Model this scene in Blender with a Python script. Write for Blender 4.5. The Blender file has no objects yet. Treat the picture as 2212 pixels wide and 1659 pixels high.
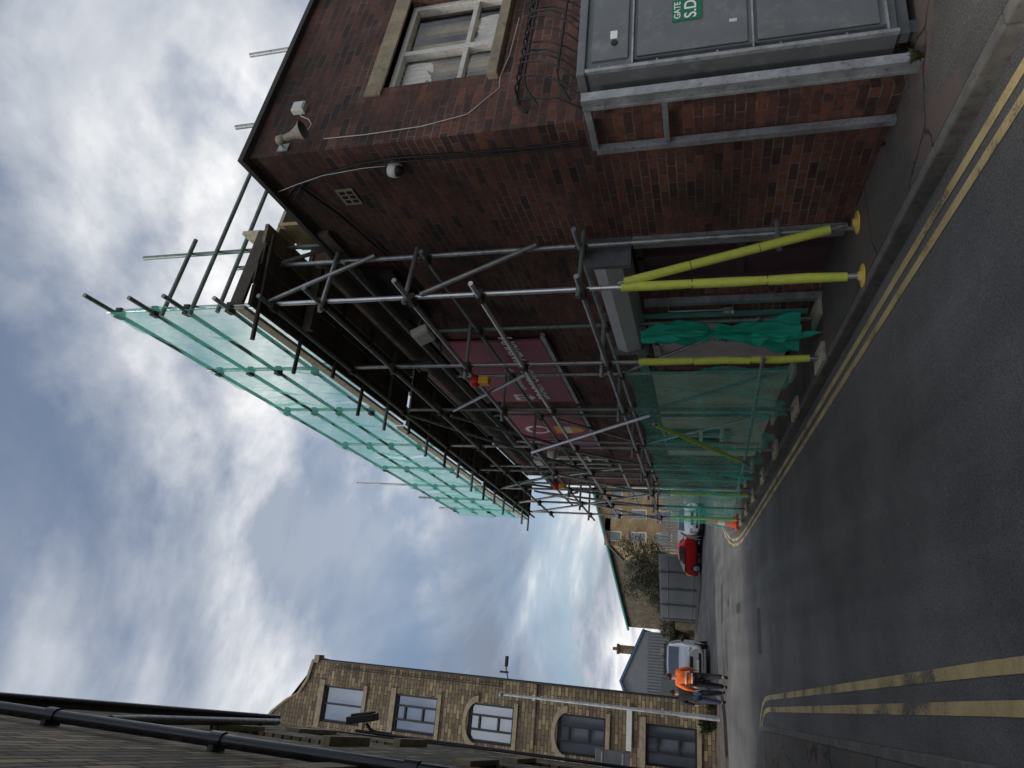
import bpy, math, random
from mathutils import Vector, Matrix, noise
random.seed(7)
scene=bpy.context.scene
COL=scene.collection
S=0.043
def gz(y): return S*y
V=Vector
ORG={}
# ------------------------------------------------------------------ materials
class NT:
    def __init__(s,name):
        s.m=bpy.data.materials.new(name); s.m.use_nodes=True
        s.t=s.m.node_tree; s.b=s.t.nodes['Principled BSDF']; s.out=s.t.nodes['Material Output']
    def n(s,typ,**k):
        nd=s.t.nodes.new(typ)
        for a,b in k.items():
            if a in nd.inputs: nd.inputs[a].default_value=b
            else:
                setattr(nd,a,b)
        return nd
    def l(s,a,b): s.t.links.new(a,b)
def ramp(nt,fac,stops):
    r=nt.n('ShaderNodeValToRGB')
    e=r.color_ramp.elements
    while len(e)<len(stops): e.new(0.5)
    for i,(p,c) in enumerate(stops):
        e[i].position=p; e[i].color=(c[0],c[1],c[2],1) if not isinstance(c,(int,float)) else (c,c,c,1)
    nt.l(fac,r.inputs['Fac']); return r
def mixc(nt,typ,fac,a,b):
    m=nt.n('ShaderNodeMix'); m.data_type='RGBA'; m.blend_type=typ
    for sock,val in ((m.inputs[0],fac),(m.inputs[6],a),(m.inputs[7],b)):
        if isinstance(val,(int,float)): sock.default_value=val
        elif isinstance(val,tuple): sock.default_value=(val[0],val[1],val[2],1)
        else: nt.l(val,sock)
    return m.outputs[2]
def bump(nt,h,strength=0.3,dist=0.01,prev=None):
    b=nt.n('ShaderNodeBump'); b.inputs['Strength'].default_value=strength; b.inputs['Distance'].default_value=dist
    nt.l(h,b.inputs['Height'])
    if prev: nt.l(prev,b.inputs['Normal'])
    nt.l(b.outputs[0],nt.b.inputs['Normal']); return b.outputs[0]
def basic(name,c,rough=0.6,metal=0.0,var=0.25,scale=4.0,bmp=0.15,dirt=None,spec=None):
    nt=NT(name)
    tc=nt.n('ShaderNodeTexCoord')
    no=nt.n('ShaderNodeTexNoise',Scale=scale,Detail=8.0,Roughness=0.65); nt.l(tc.outputs['Object'],no.inputs['Vector'])
    lo=tuple(x*(1-var) for x in c); hi=tuple(min(1,x*(1+var)) for x in c)
    r=ramp(nt,no.outputs[0],[(0.3,lo),(0.7,hi)])
    col=r.outputs[0]
    if dirt:
        n2=nt.n('ShaderNodeTexNoise',Scale=scale*3.1,Detail=10.0,Roughness=0.75); nt.l(tc.outputs['Object'],n2.inputs['Vector'])
        r2=ramp(nt,n2.outputs[0],[(0.52,0.0),(0.68,1.0)])
        col=mixc(nt,'MIX',r2.outputs[0],col,dirt)
    nt.l(col,nt.b.inputs['Base Color'])
    nt.b.inputs['Roughness'].default_value=rough; nt.b.inputs['Metallic'].default_value=metal
    rr=ramp(nt,no.outputs[0],[(0.3,max(0,rough-0.1)),(0.7,min(1,rough+0.12))]); nt.l(rr.outputs[0],nt.b.inputs['Roughness'])
    if bmp: 
        n3=nt.n('ShaderNodeTexNoise',Scale=scale*12,Detail=4.0); nt.l(tc.outputs['Object'],n3.inputs['Vector'])
        bump(nt,n3.outputs[0],bmp,0.004)
    if spec is not None: nt.b.inputs['Specular IOR Level'].default_value=spec
    return nt.m
def brickmat(name,c1,c2,mortar,bw,bh,ms,soot=0.5,bstr=0.6,extra=None,rough=0.85,topdark=None):
    nt=NT(name)
    uv=nt.n('ShaderNodeTexCoord')
    nw=nt.n('ShaderNodeTexNoise',Scale=7.0,Detail=3.0); nt.l(uv.outputs['UV'],nw.inputs['Vector'])
    sub=nt.n('ShaderNodeVectorMath',operation='SUBTRACT'); nt.l(nw.outputs[1],sub.inputs[0]); sub.inputs[1].default_value=(.5,.5,.5)
    sc=nt.n('ShaderNodeVectorMath',operation='SCALE'); nt.l(sub.outputs[0],sc.inputs[0]); sc.inputs['Scale'].default_value=ms*0.9
    ad=nt.n('ShaderNodeVectorMath',operation='ADD'); nt.l(uv.outputs['UV'],ad.inputs[0]); nt.l(sc.outputs[0],ad.inputs[1])
    br=nt.n('ShaderNodeTexBrick'); nt.l(ad.outputs[0],br.inputs['Vector'])
    br.inputs['Scale'].default_value=1.0
    br.inputs['Brick Width'].default_value=bw; br.inputs['Row Height'].default_value=bh
    br.inputs['Mortar Size'].default_value=ms; br.inputs['Mortar Smooth'].default_value=0.25
    br.inputs['Color1'].default_value=(0,0,0,1); br.inputs['Color2'].default_value=(1,1,1,1); br.inputs['Mortar'].default_value=(.5,.5,.5,1)
    mids=extra or [tuple((a+b)/2 for a,b in zip(c1,c2))]
    stops=[(0.0,c1)]+[((i+1)/(len(mids)+1),c) for i,c in enumerate(mids)]+[(1.0,c2)]
    rc=ramp(nt,br.outputs['Color'],stops)
    nf=nt.n('ShaderNodeTexNoise',Scale=22.0,Detail=8.0,Roughness=0.7); nt.l(uv.outputs['UV'],nf.inputs['Vector'])
    rf=ramp(nt,nf.outputs[0],[(0.25,0.5),(0.75,1.45)])
    col=mixc(nt,'MULTIPLY',1.0,rc.outputs[0],rf.outputs[0])
    # mortar is sooty in places and clean in others
    nm=nt.n('ShaderNodeTexNoise',Scale=1.7,Detail=8.0,Roughness=.7); nt.l(uv.outputs['UV'],nm.inputs['Vector'])
    rm=ramp(nt,nm.outputs[0],[(0.38,tuple(x*.3 for x in mortar)),(0.62,mortar)])
    col=mixc(nt,'MIX',br.outputs['Fac'],col,rm.outputs[0])
    nl=nt.n('ShaderNodeTexNoise',Scale=0.9,Detail=7.0,Roughness=0.62); nt.l(uv.outputs['UV'],nl.inputs['Vector'])
    rl=ramp(nt,nl.outputs[0],[(0.32,1.0-soot),(0.68,1.15)])
    col=mixc(nt,'MULTIPLY',1.0,col,rl.outputs[0])
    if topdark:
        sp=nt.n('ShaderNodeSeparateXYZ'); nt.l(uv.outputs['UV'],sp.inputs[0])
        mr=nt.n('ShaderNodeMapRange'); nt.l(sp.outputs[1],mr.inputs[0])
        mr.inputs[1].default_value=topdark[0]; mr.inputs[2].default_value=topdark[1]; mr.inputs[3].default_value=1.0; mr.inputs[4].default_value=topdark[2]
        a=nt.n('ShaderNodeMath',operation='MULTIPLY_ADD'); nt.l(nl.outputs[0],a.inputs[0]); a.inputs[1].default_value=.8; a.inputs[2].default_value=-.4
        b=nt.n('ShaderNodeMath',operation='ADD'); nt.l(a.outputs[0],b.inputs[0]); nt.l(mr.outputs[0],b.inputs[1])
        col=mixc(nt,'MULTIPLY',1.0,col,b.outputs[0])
    ne=nt.n('ShaderNodeTexNoise',Scale=2.3,Detail=9.0,Roughness=0.7); nt.l(uv.outputs['UV'],ne.inputs['Vector'])
    re=ramp(nt,ne.outputs[0],[(0.58,0.0),(0.80,0.35)])
    col=mixc(nt,'MIX',re.outputs[0],col,tuple(x*1.1 for x in mortar))
    nt.l(col,nt.b.inputs['Base Color']); nt.b.inputs['Roughness'].default_value=rough
    inv=nt.n('ShaderNodeMath',operation='SUBTRACT'); inv.inputs[0].default_value=1.0; nt.l(br.outputs['Fac'],inv.inputs[1])
    ma=nt.n('ShaderNodeMath',operation='MULTIPLY_ADD'); nt.l(nf.outputs[0],ma.inputs[0]); ma.inputs[1].default_value=.5; nt.l(inv.outputs[0],ma.inputs[2])
    bump(nt,ma.outputs[0],bstr,0.012)
    return nt.m
def asphalt(name,c,patch=(0.62,1.35),speck=0.5,cracks=False,tint=None):
    nt=NT(name); tc=nt.n('ShaderNodeTexCoord'); P=tc.outputs['Object']
    f=nt.n('ShaderNodeTexNoise',Scale=110.0,Detail=6.0,Roughness=0.9); nt.l(P,f.inputs['Vector'])
    rf=ramp(nt,f.outputs[0],[(0.36,tuple(x*0.3 for x in c)),(0.50,c),(0.66,tuple(x*2.4 for x in c))])
    col=rf.outputs[0]
    big=nt.n('ShaderNodeTexNoise',Scale=0.55,Detail=8.0,Roughness=0.6); nt.l(P,big.inputs['Vector'])
    rb=ramp(nt,big.outputs[0],[(0.3,patch[0]),(0.7,patch[1])])
    col=mixc(nt,'MULTIPLY',1.0,col,rb.outputs[0])
    mp=nt.n('ShaderNodeMapping'); nt.l(P,mp.inputs[0]); mp.inputs['Scale'].default_value=(2.6,0.12,1)
    st=nt.n('ShaderNodeTexNoise',Scale=1.0,Detail=5.0); nt.l(mp.outputs[0],st.inputs['Vector'])
    rs=ramp(nt,st.outputs[0],[(0.35,0.85),(0.65,1.15)])
    col=mixc(nt,'MULTIPLY',1.0,col,rs.outputs[0])
    v=nt.n('ShaderNodeTexVoronoi',Scale=5.0); nt.l(P,v.inputs['Vector']); v.inputs['Randomness'].default_value=1
    rv=ramp(nt,v.outputs['Distance'],[(0.03,speck),(0.055,0.0)])
    n4=nt.n('ShaderNodeTexNoise',Scale=3.0); nt.l(P,n4.inputs['Vector'])
    r4=ramp(nt,n4.outputs[0],[(0.5,0.0),(0.6,1.0)])
    fm=nt.n('ShaderNodeMath',operation='MULTIPLY'); nt.l(rv.outputs[0],fm.inputs[0]); nt.l(r4.outputs[0],fm.inputs[1])
    col=mixc(nt,'MIX',fm.outputs[0],col,(.5,.47,.42))
    if tint:
        n5=nt.n('ShaderNodeTexNoise',Scale=1.4,Detail=4.0); nt.l(P,n5.inputs['Vector'])
        r5=ramp(nt,n5.outputs[0],[(0.52,0.0),(0.56,0.7)])
        col=mixc(nt,'MIX',r5.outputs[0],col,tint)
    h=f.outputs[0]
    if cracks:
        nn=nt.n('ShaderNodeTexNoise',Scale=2.0,Detail=5.0); nt.l(P,nn.inputs['Vector'])
        mm=mixc(nt,'MIX',0.28,P,nn.outputs[1])
        vc=nt.n('ShaderNodeTexVoronoi',Scale=1.0); vc.feature='DISTANCE_TO_EDGE'; nt.l(mm,vc.inputs['Vector'])
        rc=ramp(nt,vc.outputs[0],[(0.003,0.3),(0.009,1.0)])
        col=mixc(nt,'MULTIPLY',1.0,col,rc.outputs[0])
    nt.l(col,nt.b.inputs['Base Color']); nt.b.inputs['Roughness'].default_value=0.85
    nt.b.inputs['Specular IOR Level'].default_value=.3
    bump(nt,h,0.6,0.006)
    return nt.m
M={}
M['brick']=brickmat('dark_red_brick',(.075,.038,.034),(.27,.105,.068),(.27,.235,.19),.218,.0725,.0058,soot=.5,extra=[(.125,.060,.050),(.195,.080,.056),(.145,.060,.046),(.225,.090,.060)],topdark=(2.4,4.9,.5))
M['stone']=brickmat('sandstone_courses',(.19,.14,.085),(.37,.285,.17),(.08,.065,.045),.36,.14,.012,soot=.45,bstr=.8,extra=[(.24,.18,.11),(.13,.10,.07),(.31,.235,.14)])
M['stonedark']=brickmat('sooty_stone_courses',(.16,.12,.08),(.40,.31,.20),(.035,.028,.02),.42,.15,.018,soot=.5,bstr=1.0,extra=[(.24,.185,.12),(.12,.09,.065),(.31,.235,.15)])
M['stonefar']=brickmat('far_stone_wall',(.085,.068,.045),(.145,.115,.078),(.05,.042,.033),.5,.22,.012,soot=.5,bstr=.4)
M['stoneyellow']=brickmat('yellow_stone',(.34,.24,.12),(.45,.33,.18),(.22,.17,.1),.4,.16,.01,soot=.35,bstr=.4)
M['asphalt']=asphalt('road_asphalt',(.118,.114,.109))
M['asphalt_patch']=asphalt('asphalt_patch',(.05,.05,.05),speck=.1)
M['pave']=asphalt('pavement_asphalt',(.095,.088,.078),cracks=True,speck=.4,tint=(.15,.105,.09))
M['groundm']=asphalt('ground_earth',(.06,.058,.045),patch=(.5,1.4))
M['kerb']=basic('kerb_stone',(.135,.128,.115),.85,0,.4,6,.5,dirt=(.065,.062,.056))
M['ledge']=basic('dressed_stone',(.30,.25,.17),.85,0,.3,5,.4,dirt=(.12,.1,.075))
M['galv']=basic('galvanised_steel',(.38,.40,.42),.5,.5,.35,7,.1,dirt=(.18,.175,.17))
M['tube']=basic('scaffold_tube_steel',(.38,.39,.40),.42,.6,.35,5,.15,dirt=(.16,.14,.11))
M['tubegreen']=basic('weathered_tube',(.20,.25,.23),.5,.4,.3,5,.15,dirt=(.12,.11,.09))
M['tubebright']=basic('bright_tube_steel',(.68,.70,.72),.32,.7,.2,6,.1)
M['coupler']=basic('coupler_steel',(.07,.06,.05),.6,.6,.4,14,.3)
M['board']=basic('scaffold_board_wood',(.20,.16,.11),.8,0,.35,6,.3,dirt=(.09,.07,.05))
M['boardpale']=basic('pale_toe_board',(.48,.44,.32),.8,0,.25,6,.3,dirt=(.26,.23,.17))
M['boarddark']=basic('dark_wet_board',(.075,.06,.045),.8,0,.45,6,.3,dirt=(.035,.03,.022))
M['foam']=basic('yellow_foam_sleeve',(.74,.80,.12),.6,0,.08,7,.1,dirt=(.60,.64,.13))
M['foamg']=basic('lime_foam_sleeve',(.64,.82,.14),.6,0,.08,7,.1)
M['foot']=basic('yellow_foot_plastic',(.75,.55,.10),.5,0,.15,8,.1)
M['grey']=basic('grey_painted_steel',(.16,.175,.185),.45,.3,.22,2,.08,dirt=(.25,.265,.27))
M['greydark']=basic('dark_grey_steel',(.10,.11,.12),.5,.2,.2,4,.1)
M['shutter']=basic('shutter_box_grey',(.56,.58,.60),.45,.2,.1,4,.05)
M['black']=basic('black_iron',(.012,.012,.013),.45,.1,.3,8,.1)
M['blackp']=basic('black_plastic_pipe',(.016,.017,.022),.3,0,.2,8,.02)
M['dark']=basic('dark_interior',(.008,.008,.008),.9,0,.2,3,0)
M['white']=basic('white_painted_timber',(.62,.61,.56),.5,0,.12,9,.1,dirt=(.36,.33,.28))
M['whitep']=basic('white_plastic',(.62,.62,.59),.4,0,.08,9,.02)
M['cream']=basic('dull_cream_horn_plastic',(.27,.245,.19),.5,0,.15,12,.1)
M['mauve']=basic('mauve_painted_door',(.70,.56,.57),.6,0,.12,5,.1,dirt=(.52,.42,.42))
M['plum']=basic('dark_plum_door',(.13,.07,.09),.5,0,.2,5,.05)
M['burg']=basic('burgundy_sign_panel',(.30,.085,.13),.45,0,.12,2,.02)
M['signw']=basic('sign_white',(.88,.87,.87),.5,0,.03,5,0)
M['amber']=basic('sign_amber',(.85,.42,.08),.5,0,.05,5,0)
M['signgreen']=basic('sign_green',(.0,.16,.075),.4,0,.06,5,0)
M['tealp']=basic('teal_painted_frame',(.10,.36,.31),.5,0,.2,6,.1)
M['render']=basic('tan_rendered_plinth',(.62,.52,.42),.85,0,.2,2,.3,dirt=(.42,.34,.27))
M['red']=basic('red_plastic',(.62,.03,.02),.35,0,.1,6,0)
M['yellowp']=basic('yellow_plastic',(.85,.45,.02),.4,0,.1,6,0)
M['cone']=basic('cone_orange_red',(.80,.09,.03),.5,0,.1,6,0)
M['roofdark']=basic('roof_felt_dark',(.045,.042,.04),.8,0,.3,3,.3)
M['wood']=basic('raw_timber',(.46,.35,.20),.7,0,.3,4,.2,dirt=(.3,.2,.1))
M['curtain']=basic('net_curtain',(.80,.77,.70),.9,0,.1,10,.1)
M['aframe']=basic('dark_window_frame',(.022,.024,.028),.4,.1,.1,6,0)
M['bark']=basic('bark',(.06,.045,.03),.9,0,.3,8,.4)
M['leaf']=basic('leaf_green',(.055,.075,.028),.7,0,.5,1.2,0)
M['leafd']=basic('leaf_dull',(.05,.048,.028),.7,0,.5,1.2,0)
M['orange']=basic('hi_vis_orange',(.98,.17,.02),.7,0,.12,8,.1)
M['refl']=basic('reflective_strip',(.75,.76,.72),.4,0,.05,8,0)
M['cloth']=basic('dark_cloth',(.015,.015,.018),.85,0,.3,8,.2)
M['denim']=basic('blue_denim',(.03,.045,.085),.85,0,.3,8,.2)
M['skin']=basic('skin',(.48,.29,.21),.5,0,.08,10,0)
M['hair']=basic('brown_hair',(.03,.018,.012),.7,0,.2,20,.2)
M['carred']=basic('red_car_paint',(.55,.012,.015),.22,.1,.05,2,0)
M['carwhite']=basic('white_car_paint',(.62,.64,.66),.22,.1,.04,2,0)
M['carsilver']=basic('pale_silver_van_paint',(.60,.62,.64),.25,.2,.04,2,0)
M['tyre']=basic('tyre_rubber',(.015,.015,.016),.85,0,.2,10,.1)
M['lamp']=basic('headlight_lens',(.75,.77,.8),.1,.3,.05,5,0)
M['plate']=basic('number_plate_white',(.8,.8,.78),.4,0,.03,5,0)
M['clad']=basic('grey_corrugated_cladding',(.17,.185,.20),.5,.2,.12,1,.05)
M['slate']=basic('slate_roof',(.085,.09,.095),.7,0,.25,2,.2)
M['blue']=basic('blue_trim',(.05,.13,.28),.5,0,.1,3,0)
M['greenroof']=basic('green_gutter',(.04,.20,.16),.5,0,.15,2,0)
M['redfence']=basic('red_painted_steel',(.40,.06,.05),.5,0,.2,3,0)
def glassmat(name,c=(.02,.024,.03),metal=0.0):
    nt=NT(name); nt.b.inputs['Base Color'].default_value=(*c,1); nt.b.inputs['Roughness'].default_value=.05; nt.b.inputs['Metallic'].default_value=metal
    nt.b.inputs['Specular IOR Level'].default_value=1.0; nt.b.inputs['IOR'].default_value=1.8
    tc=nt.n('ShaderNodeTexCoord'); no=nt.n('ShaderNodeTexNoise',Scale=1.1); nt.l(tc.outputs['Object'],no.inputs['Vector']); bump(nt,no.outputs[0],.06,.05)
    return nt.m
M['glass']=glassmat('window_glass')
M['glassm']=glassmat('coated_window_glass',(.22,.26,.33),.45)
def clearglass():
    nt=NT('clear_pane'); g=nt.n('ShaderNodeBsdfGlossy',Roughness=.03); t=nt.n('ShaderNodeBsdfTransparent')
    mx=nt.n('ShaderNodeMixShader'); mx.inputs[0].default_value=.07; nt.l(t.outputs[0],mx.inputs[1]); nt.l(g.outputs[0],mx.inputs[2]); nt.l(mx.outputs[0],nt.out.inputs[0]); return nt.m
M['clear']=clearglass()
def netmat(name,c,lo,hi,tl=.55):
    nt=NT(name); tc=nt.n('ShaderNodeTexCoord')
    d=nt.n('ShaderNodeBsdfDiffuse',Color=(*c,1)); tr=nt.n('ShaderNodeBsdfTranslucent',Color=(*[min(1,x*1.3) for x in c],1)); tp=nt.n('ShaderNodeBsdfTransparent')
    m1=nt.n('ShaderNodeMixShader'); m1.inputs[0].default_value=tl; nt.l(d.outputs[0],m1.inputs[1]); nt.l(tr.outputs[0],m1.inputs[2])
    mp=nt.n('ShaderNodeMapping'); nt.l(tc.outputs['UV'],mp.inputs[0]); mp.inputs['Scale'].default_value=(3.0,.7,1)
    no=nt.n('ShaderNodeTexNoise',Scale=1.6,Detail=6.0,Roughness=.6); nt.l(mp.outputs[0],no.inputs['Vector'])
    r=ramp(nt,no.outputs[0],[(0.3,lo),(0.7,hi)])
    m2=nt.n('ShaderNodeMixShader'); nt.l(r.outputs[0],m2.inputs[0]); nt.l(tp.outputs[0],m2.inputs[1]); nt.l(m1.outputs[0],m2.inputs[2]); nt.l(m2.outputs[0],nt.out.inputs[0])
    return nt.m
M['net']=netmat('green_debris_net',(.22,.76,.62),.34,.62,.75)
M['netlow']=netmat('green_debris_net_low',(.14,.78,.60),.18,.48,.2)
M['netbunch']=netmat('gathered_green_net',(.06,.60,.44),.7,.95,.35)
def yellowline():
    nt=NT('worn_yellow_paint'); tc=nt.n('ShaderNodeTexCoord')
    no=nt.n('ShaderNodeTexNoise',Scale=45.0,Detail=6.0,Roughness=.85); nt.l(tc.outputs['Object'],no.inputs['Vector'])
    n2=nt.n('ShaderNodeTexNoise',Scale=2.5,Detail=5.0); nt.l(tc.outputs['Object'],n2.inputs['Vector'])
    a=nt.n('ShaderNodeMath',operation='ADD'); nt.l(no.outputs[0],a.inputs[0]); nt.l(n2.outputs[0],a.inputs[1])
    h=nt.n('ShaderNodeMath',operation='MULTIPLY'); nt.l(a.outputs[0],h.inputs[0]); h.inputs[1].default_value=.5
    r=ramp(nt,h.outputs[0],[(.43,(.10,.095,.085)),(.475,(.42,.31,.14)),(.60,(.60,.46,.21))])
    nt.l(r.outputs[0],nt.b.inputs['Base Color']); nt.b.inputs['Roughness'].default_value=.75
    bump(nt,no.outputs[0],.5,.006); return nt.m
M['yline']=yellowline()

# ------------------------------------------------------------------ mesh builder
def perp(d):
    a=V((0,0,1)) if abs(d.z)<.9 else V((1,0,0))
    x=d.cross(a).normalized(); return x,d.cross(x).normalized()
class MB:
    def __init__(s): s.v=[];s.f=[];s.m=[];s.s=[]
    def add(s,vs,fs,mi=0,sm=False):
        o=len(s.v); s.v+= [V(p) for p in vs]
        for f in fs: s.f.append([i+o for i in f]); s.m.append(mi); s.s.append(sm)
    def quad(s,a,b,c,d,mi=0,n=None):
        a,b,c,d=map(V,(a,b,c,d))
        if n is not None and (b-a).cross(c-a).dot(V(n))<0: a,b,c,d=d,c,b,a
        s.add([a,b,c,d],[[0,1,2,3]],mi)
    def box(s,c,size,ax=None,mi=0):
        c=V(c); hx,hy,hz=[q/2 for q in size]
        X,Y,Z=[V(a) for a in ax] if ax else (V((1,0,0)),V((0,1,0)),V((0,0,1)))
        vs=[c+X*hx*i+Y*hy*j+Z*hz*k for k in(-1,1) for j in(-1,1) for i in(-1,1)]
        s.add(vs,[[0,2,3,1],[4,5,7,6],[0,1,5,4],[2,6,7,3],[0,4,6,2],[1,3,7,5]],mi)
    def bx(s,x0,x1,y0,y1,z0,z1,mi=0):
        s.box(((x0+x1)/2,(y0+y1)/2,(z0+z1)/2),(abs(x1-x0),abs(y1-y0),abs(z1-z0)),None,mi)
    def tube(s,a,b,r,mi=0,seg=10,r2=None,caps=True):
        a,b=V(a),V(b); d=(b-a).normalized(); x,y=perp(d); r2=r if r2 is None else r2
        vs=[]
        for p,q in((a,r),(b,r2)):
            for i in range(seg):
                t=2*math.pi*i/seg; vs.append(p+x*math.cos(t)*q+y*math.sin(t)*q)
        s.add(vs,[[i,(i+1)%seg,seg+(i+1)%seg,seg+i] for i in range(seg)],mi,True)
        if caps:
            s.add(vs[:seg],[list(range(seg))[::-1]],mi); s.add(vs[seg:],[list(range(seg))],mi)
    def path(s,pts,r,mi=0,seg=8,rs=None):
        pts=[V(p) for p in pts]; rings=[]
        px=None
        for i,p in enumerate(pts):
            d=(pts[min(i+1,len(pts)-1)]-pts[max(i-1,0)]).normalized()
            if px is None: x,y=perp(d)
            else:
                x=(px-d*px.dot(d)).normalized(); y=d.cross(x)
            px=x; rr=rs[i] if rs else r
            rings.append([p+x*math.cos(2*math.pi*k/seg)*rr+y*math.sin(2*math.pi*k/seg)*rr for k in range(seg)])
        vs=[q for rg in rings for q in rg]; fs=[]
        for i in range(len(pts)-1):
            for k in range(seg): fs.append([i*seg+k,i*seg+(k+1)%seg,(i+1)*seg+(k+1)%seg,(i+1)*seg+k])
        s.add(vs,fs,mi,True); s.add(rings[0],[list(range(seg))[::-1]],mi); s.add(rings[-1],[list(range(seg))],mi)
    def prism(s,poly,d,mi=0):
        n=len(poly); P=[V(p) for p in poly]; Q=[p+V(d) for p in P]
        s.add(P+Q,[list(range(n))[::-1],list(range(n,2*n))]+[[i,(i+1)%n,n+(i+1)%n,n+i] for i in range(n)],mi)
    def lathe(s,base,ax,prof,mi=0,seg=16,sm=True,cap2=True):
        base=V(base); d=V(ax).normalized(); x,y=perp(d); vs=[]
        for h,r in prof:
            for k in range(seg):
                t=2*math.pi*k/seg; vs.append(base+d*h+x*math.cos(t)*r+y*math.sin(t)*r)
        fs=[[i*seg+k,i*seg+(k+1)%seg,(i+1)*seg+(k+1)%seg,(i+1)*seg+k] for i in range(len(prof)-1) for k in range(seg)]
        s.add(vs,fs,mi,sm); s.add(vs[:seg],[list(range(seg))[::-1]],mi)
        if cap2: s.add(vs[-seg:],[list(range(seg))],mi)
    def sheet(s,fn,nu,nv,mi=0,sm=True):
        vs=[fn(i/nu,j/nv) for j in range(nv+1) for i in range(nu+1)]
        s.add(vs,[[j*(nu+1)+i,j*(nu+1)+i+1,(j+1)*(nu+1)+i+1,(j+1)*(nu+1)+i] for j in range(nv) for i in range(nu)],mi,sm)
    def done(s,name,mats,parent=None,origin=None,label=None,bevel=0.0,cat=None,kind=None,group=None):
        o=ORG[parent.name] if parent else V(origin or (0,0,0))
        me=bpy.data.meshes.new(name)
        me.from_pydata([tuple(p-o) for p in s.v],[],s.f)
        for m in mats: me.materials.append(M[m] if isinstance(m,str) else m)
        uvl=me.uv_layers.new(name='UVMap')
        for i,p in enumerate(me.polygons):
            p.material_index=s.m[i]; p.use_smooth=s.s[i]
            n=p.normal
            if abs(n.z)>.75: t,b=V((1,0,0)),V((0,1,0))
            else:
                t=V((-n.y,n.x,0)).normalized(); b=V((0,0,1))
                if abs(t.x)>abs(t.y): t=t*(1 if t.x>0 else -1)
                else: t=t*(1 if t.y>0 else -1)
            for li in p.loop_indices:
                w=me.vertices[me.loops[li].vertex_index].co+o
                uvl.data[li].uv=(w.dot(t),w.dot(b))
        me.update()
        ob=bpy.data.objects.new(name,me); COL.objects.link(ob)
        if parent: ob.parent=parent
        else: ob.location=o
        ORG[ob.name]=o
        if bevel:
            bv=ob.modifiers.new('Bevel','BEVEL'); bv.width=bevel; bv.segments=2; bv.limit_method='ANGLE'; bv.angle_limit=math.radians(50)
        if label: ob['label']=label
        if cat: ob['category']=cat
        if kind: ob['kind']=kind
        if group: ob['group']=group
        return ob
def thing(name,loc,label,cat,group=None):
    e=bpy.data.objects.new(name,None); e.empty_display_size=.3; COL.objects.link(e); e.location=loc
    ORG[e.name]=V(loc); e['label']=label; e['category']=cat
    if group: e['group']=group
    return e
def textmesh(txt,size,center,right,up,mat,parent,name='lettering',ext=.002,align='CENTER',bold=.012):
    cu=bpy.data.curves.new('t','FONT'); cu.body=txt; cu.size=size; cu.align_x=align; cu.align_y='CENTER'; cu.extrude=ext; cu.offset=size*bold
    ob=bpy.data.objects.new('t',cu); COL.objects.link(ob); bpy.context.view_layer.update()
    dg=bpy.context.evaluated_depsgraph_get(); me=bpy.data.meshes.new_from_object(ob.evaluated_get(dg))
    bpy.data.objects.remove(ob)
    R=V(right).normalized(); U=V(up).normalized(); N=R.cross(U)
    o=ORG[parent.name]; c=V(center)
    for v in me.vertices: v.co=c+R*v.co.x+U*v.co.y+N*v.co.z-o
    me.materials.clear(); me.materials.append(M[mat])
    r=bpy.data.objects.new(name,me); COL.objects.link(r); r.parent=parent; ORG[r.name]=o
    return r
def skinobj(name,verts,edges,rad,mat,parent,root=0,sub=1):
    me=bpy.data.meshes.new(name); o=ORG[parent.name]
    me.from_pydata([tuple(V(p)-o) for p in verts],edges,[])
    ob=bpy.data.objects.new('tmp',me); COL.objects.link(ob)
    ob.modifiers.new('S','SKIN')
    if not me.skin_vertices: return None
    d=me.skin_vertices[0].data
    for i,r in enumerate(rad): d[i].radius=(r,r) if not isinstance(r,tuple) else r
    d[root].use_root=True
    sb=ob.modifiers.new('B','SUBSURF'); sb.levels=sub; sb.render_levels=sub
    bpy.context.view_layer.update()
    dg=bpy.context.evaluated_depsgraph_get(); nm=bpy.data.meshes.new_from_object(ob.evaluated_get(dg))
    bpy.data.objects.remove(ob)
    nm.materials.clear(); nm.materials.append(M[mat])
    for p in nm.polygons: p.use_smooth=True
    r=bpy.data.objects.new(name,nm); COL.objects.link(r); r.parent=parent; ORG[r.name]=o
    return r
def wall(mb,P,d,s1,z0,z1,nrm,holes=(),reveal=.12,mi=0,s0=0.0):
    P=V((P[0],P[1],0)); d=V((d[0],d[1],0)).normalized(); n=V((nrm[0],nrm[1],0)).normalized()
    ss=sorted(set([s0,s1]+[h[0] for h in holes]+[h[1] for h in holes])); zs=sorted(set([z0,z1]+[h[2] for h in holes]+[h[3] for h in holes]))
    pt=lambda s,z,k=0:P+d*s+V((0,0,z))-n*k
    for i in range(len(ss)-1):
        for j in range(len(zs)-1):
            cs,cz=(ss[i]+ss[i+1])/2,(zs[j]+zs[j+1])/2
            if any(h[0]<cs<h[1] and h[2]<cz<h[3] for h in holes): continue
            mb.quad(pt(ss[i],zs[j]),pt(ss[i+1],zs[j]),pt(ss[i+1],zs[j+1]),pt(ss[i],zs[j+1]),mi,n)
    for a,b,c,e in holes:
        mb.quad(pt(a,c),pt(a,e),pt(a,e,reveal),pt(a,c,reveal),mi,d)
        mb.quad(pt(b,c),pt(b,e),pt(b,e,reveal),pt(b,c,reveal),mi,-d)
        mb.quad(pt(a,e),pt(b,e),pt(b,e,reveal),pt(a,e,reveal),mi,(0,0,-1))
        mb.quad(pt(a,c),pt(b,c),pt(b,c,reveal),pt(a,c,reveal),mi,(0,0,1))

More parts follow.
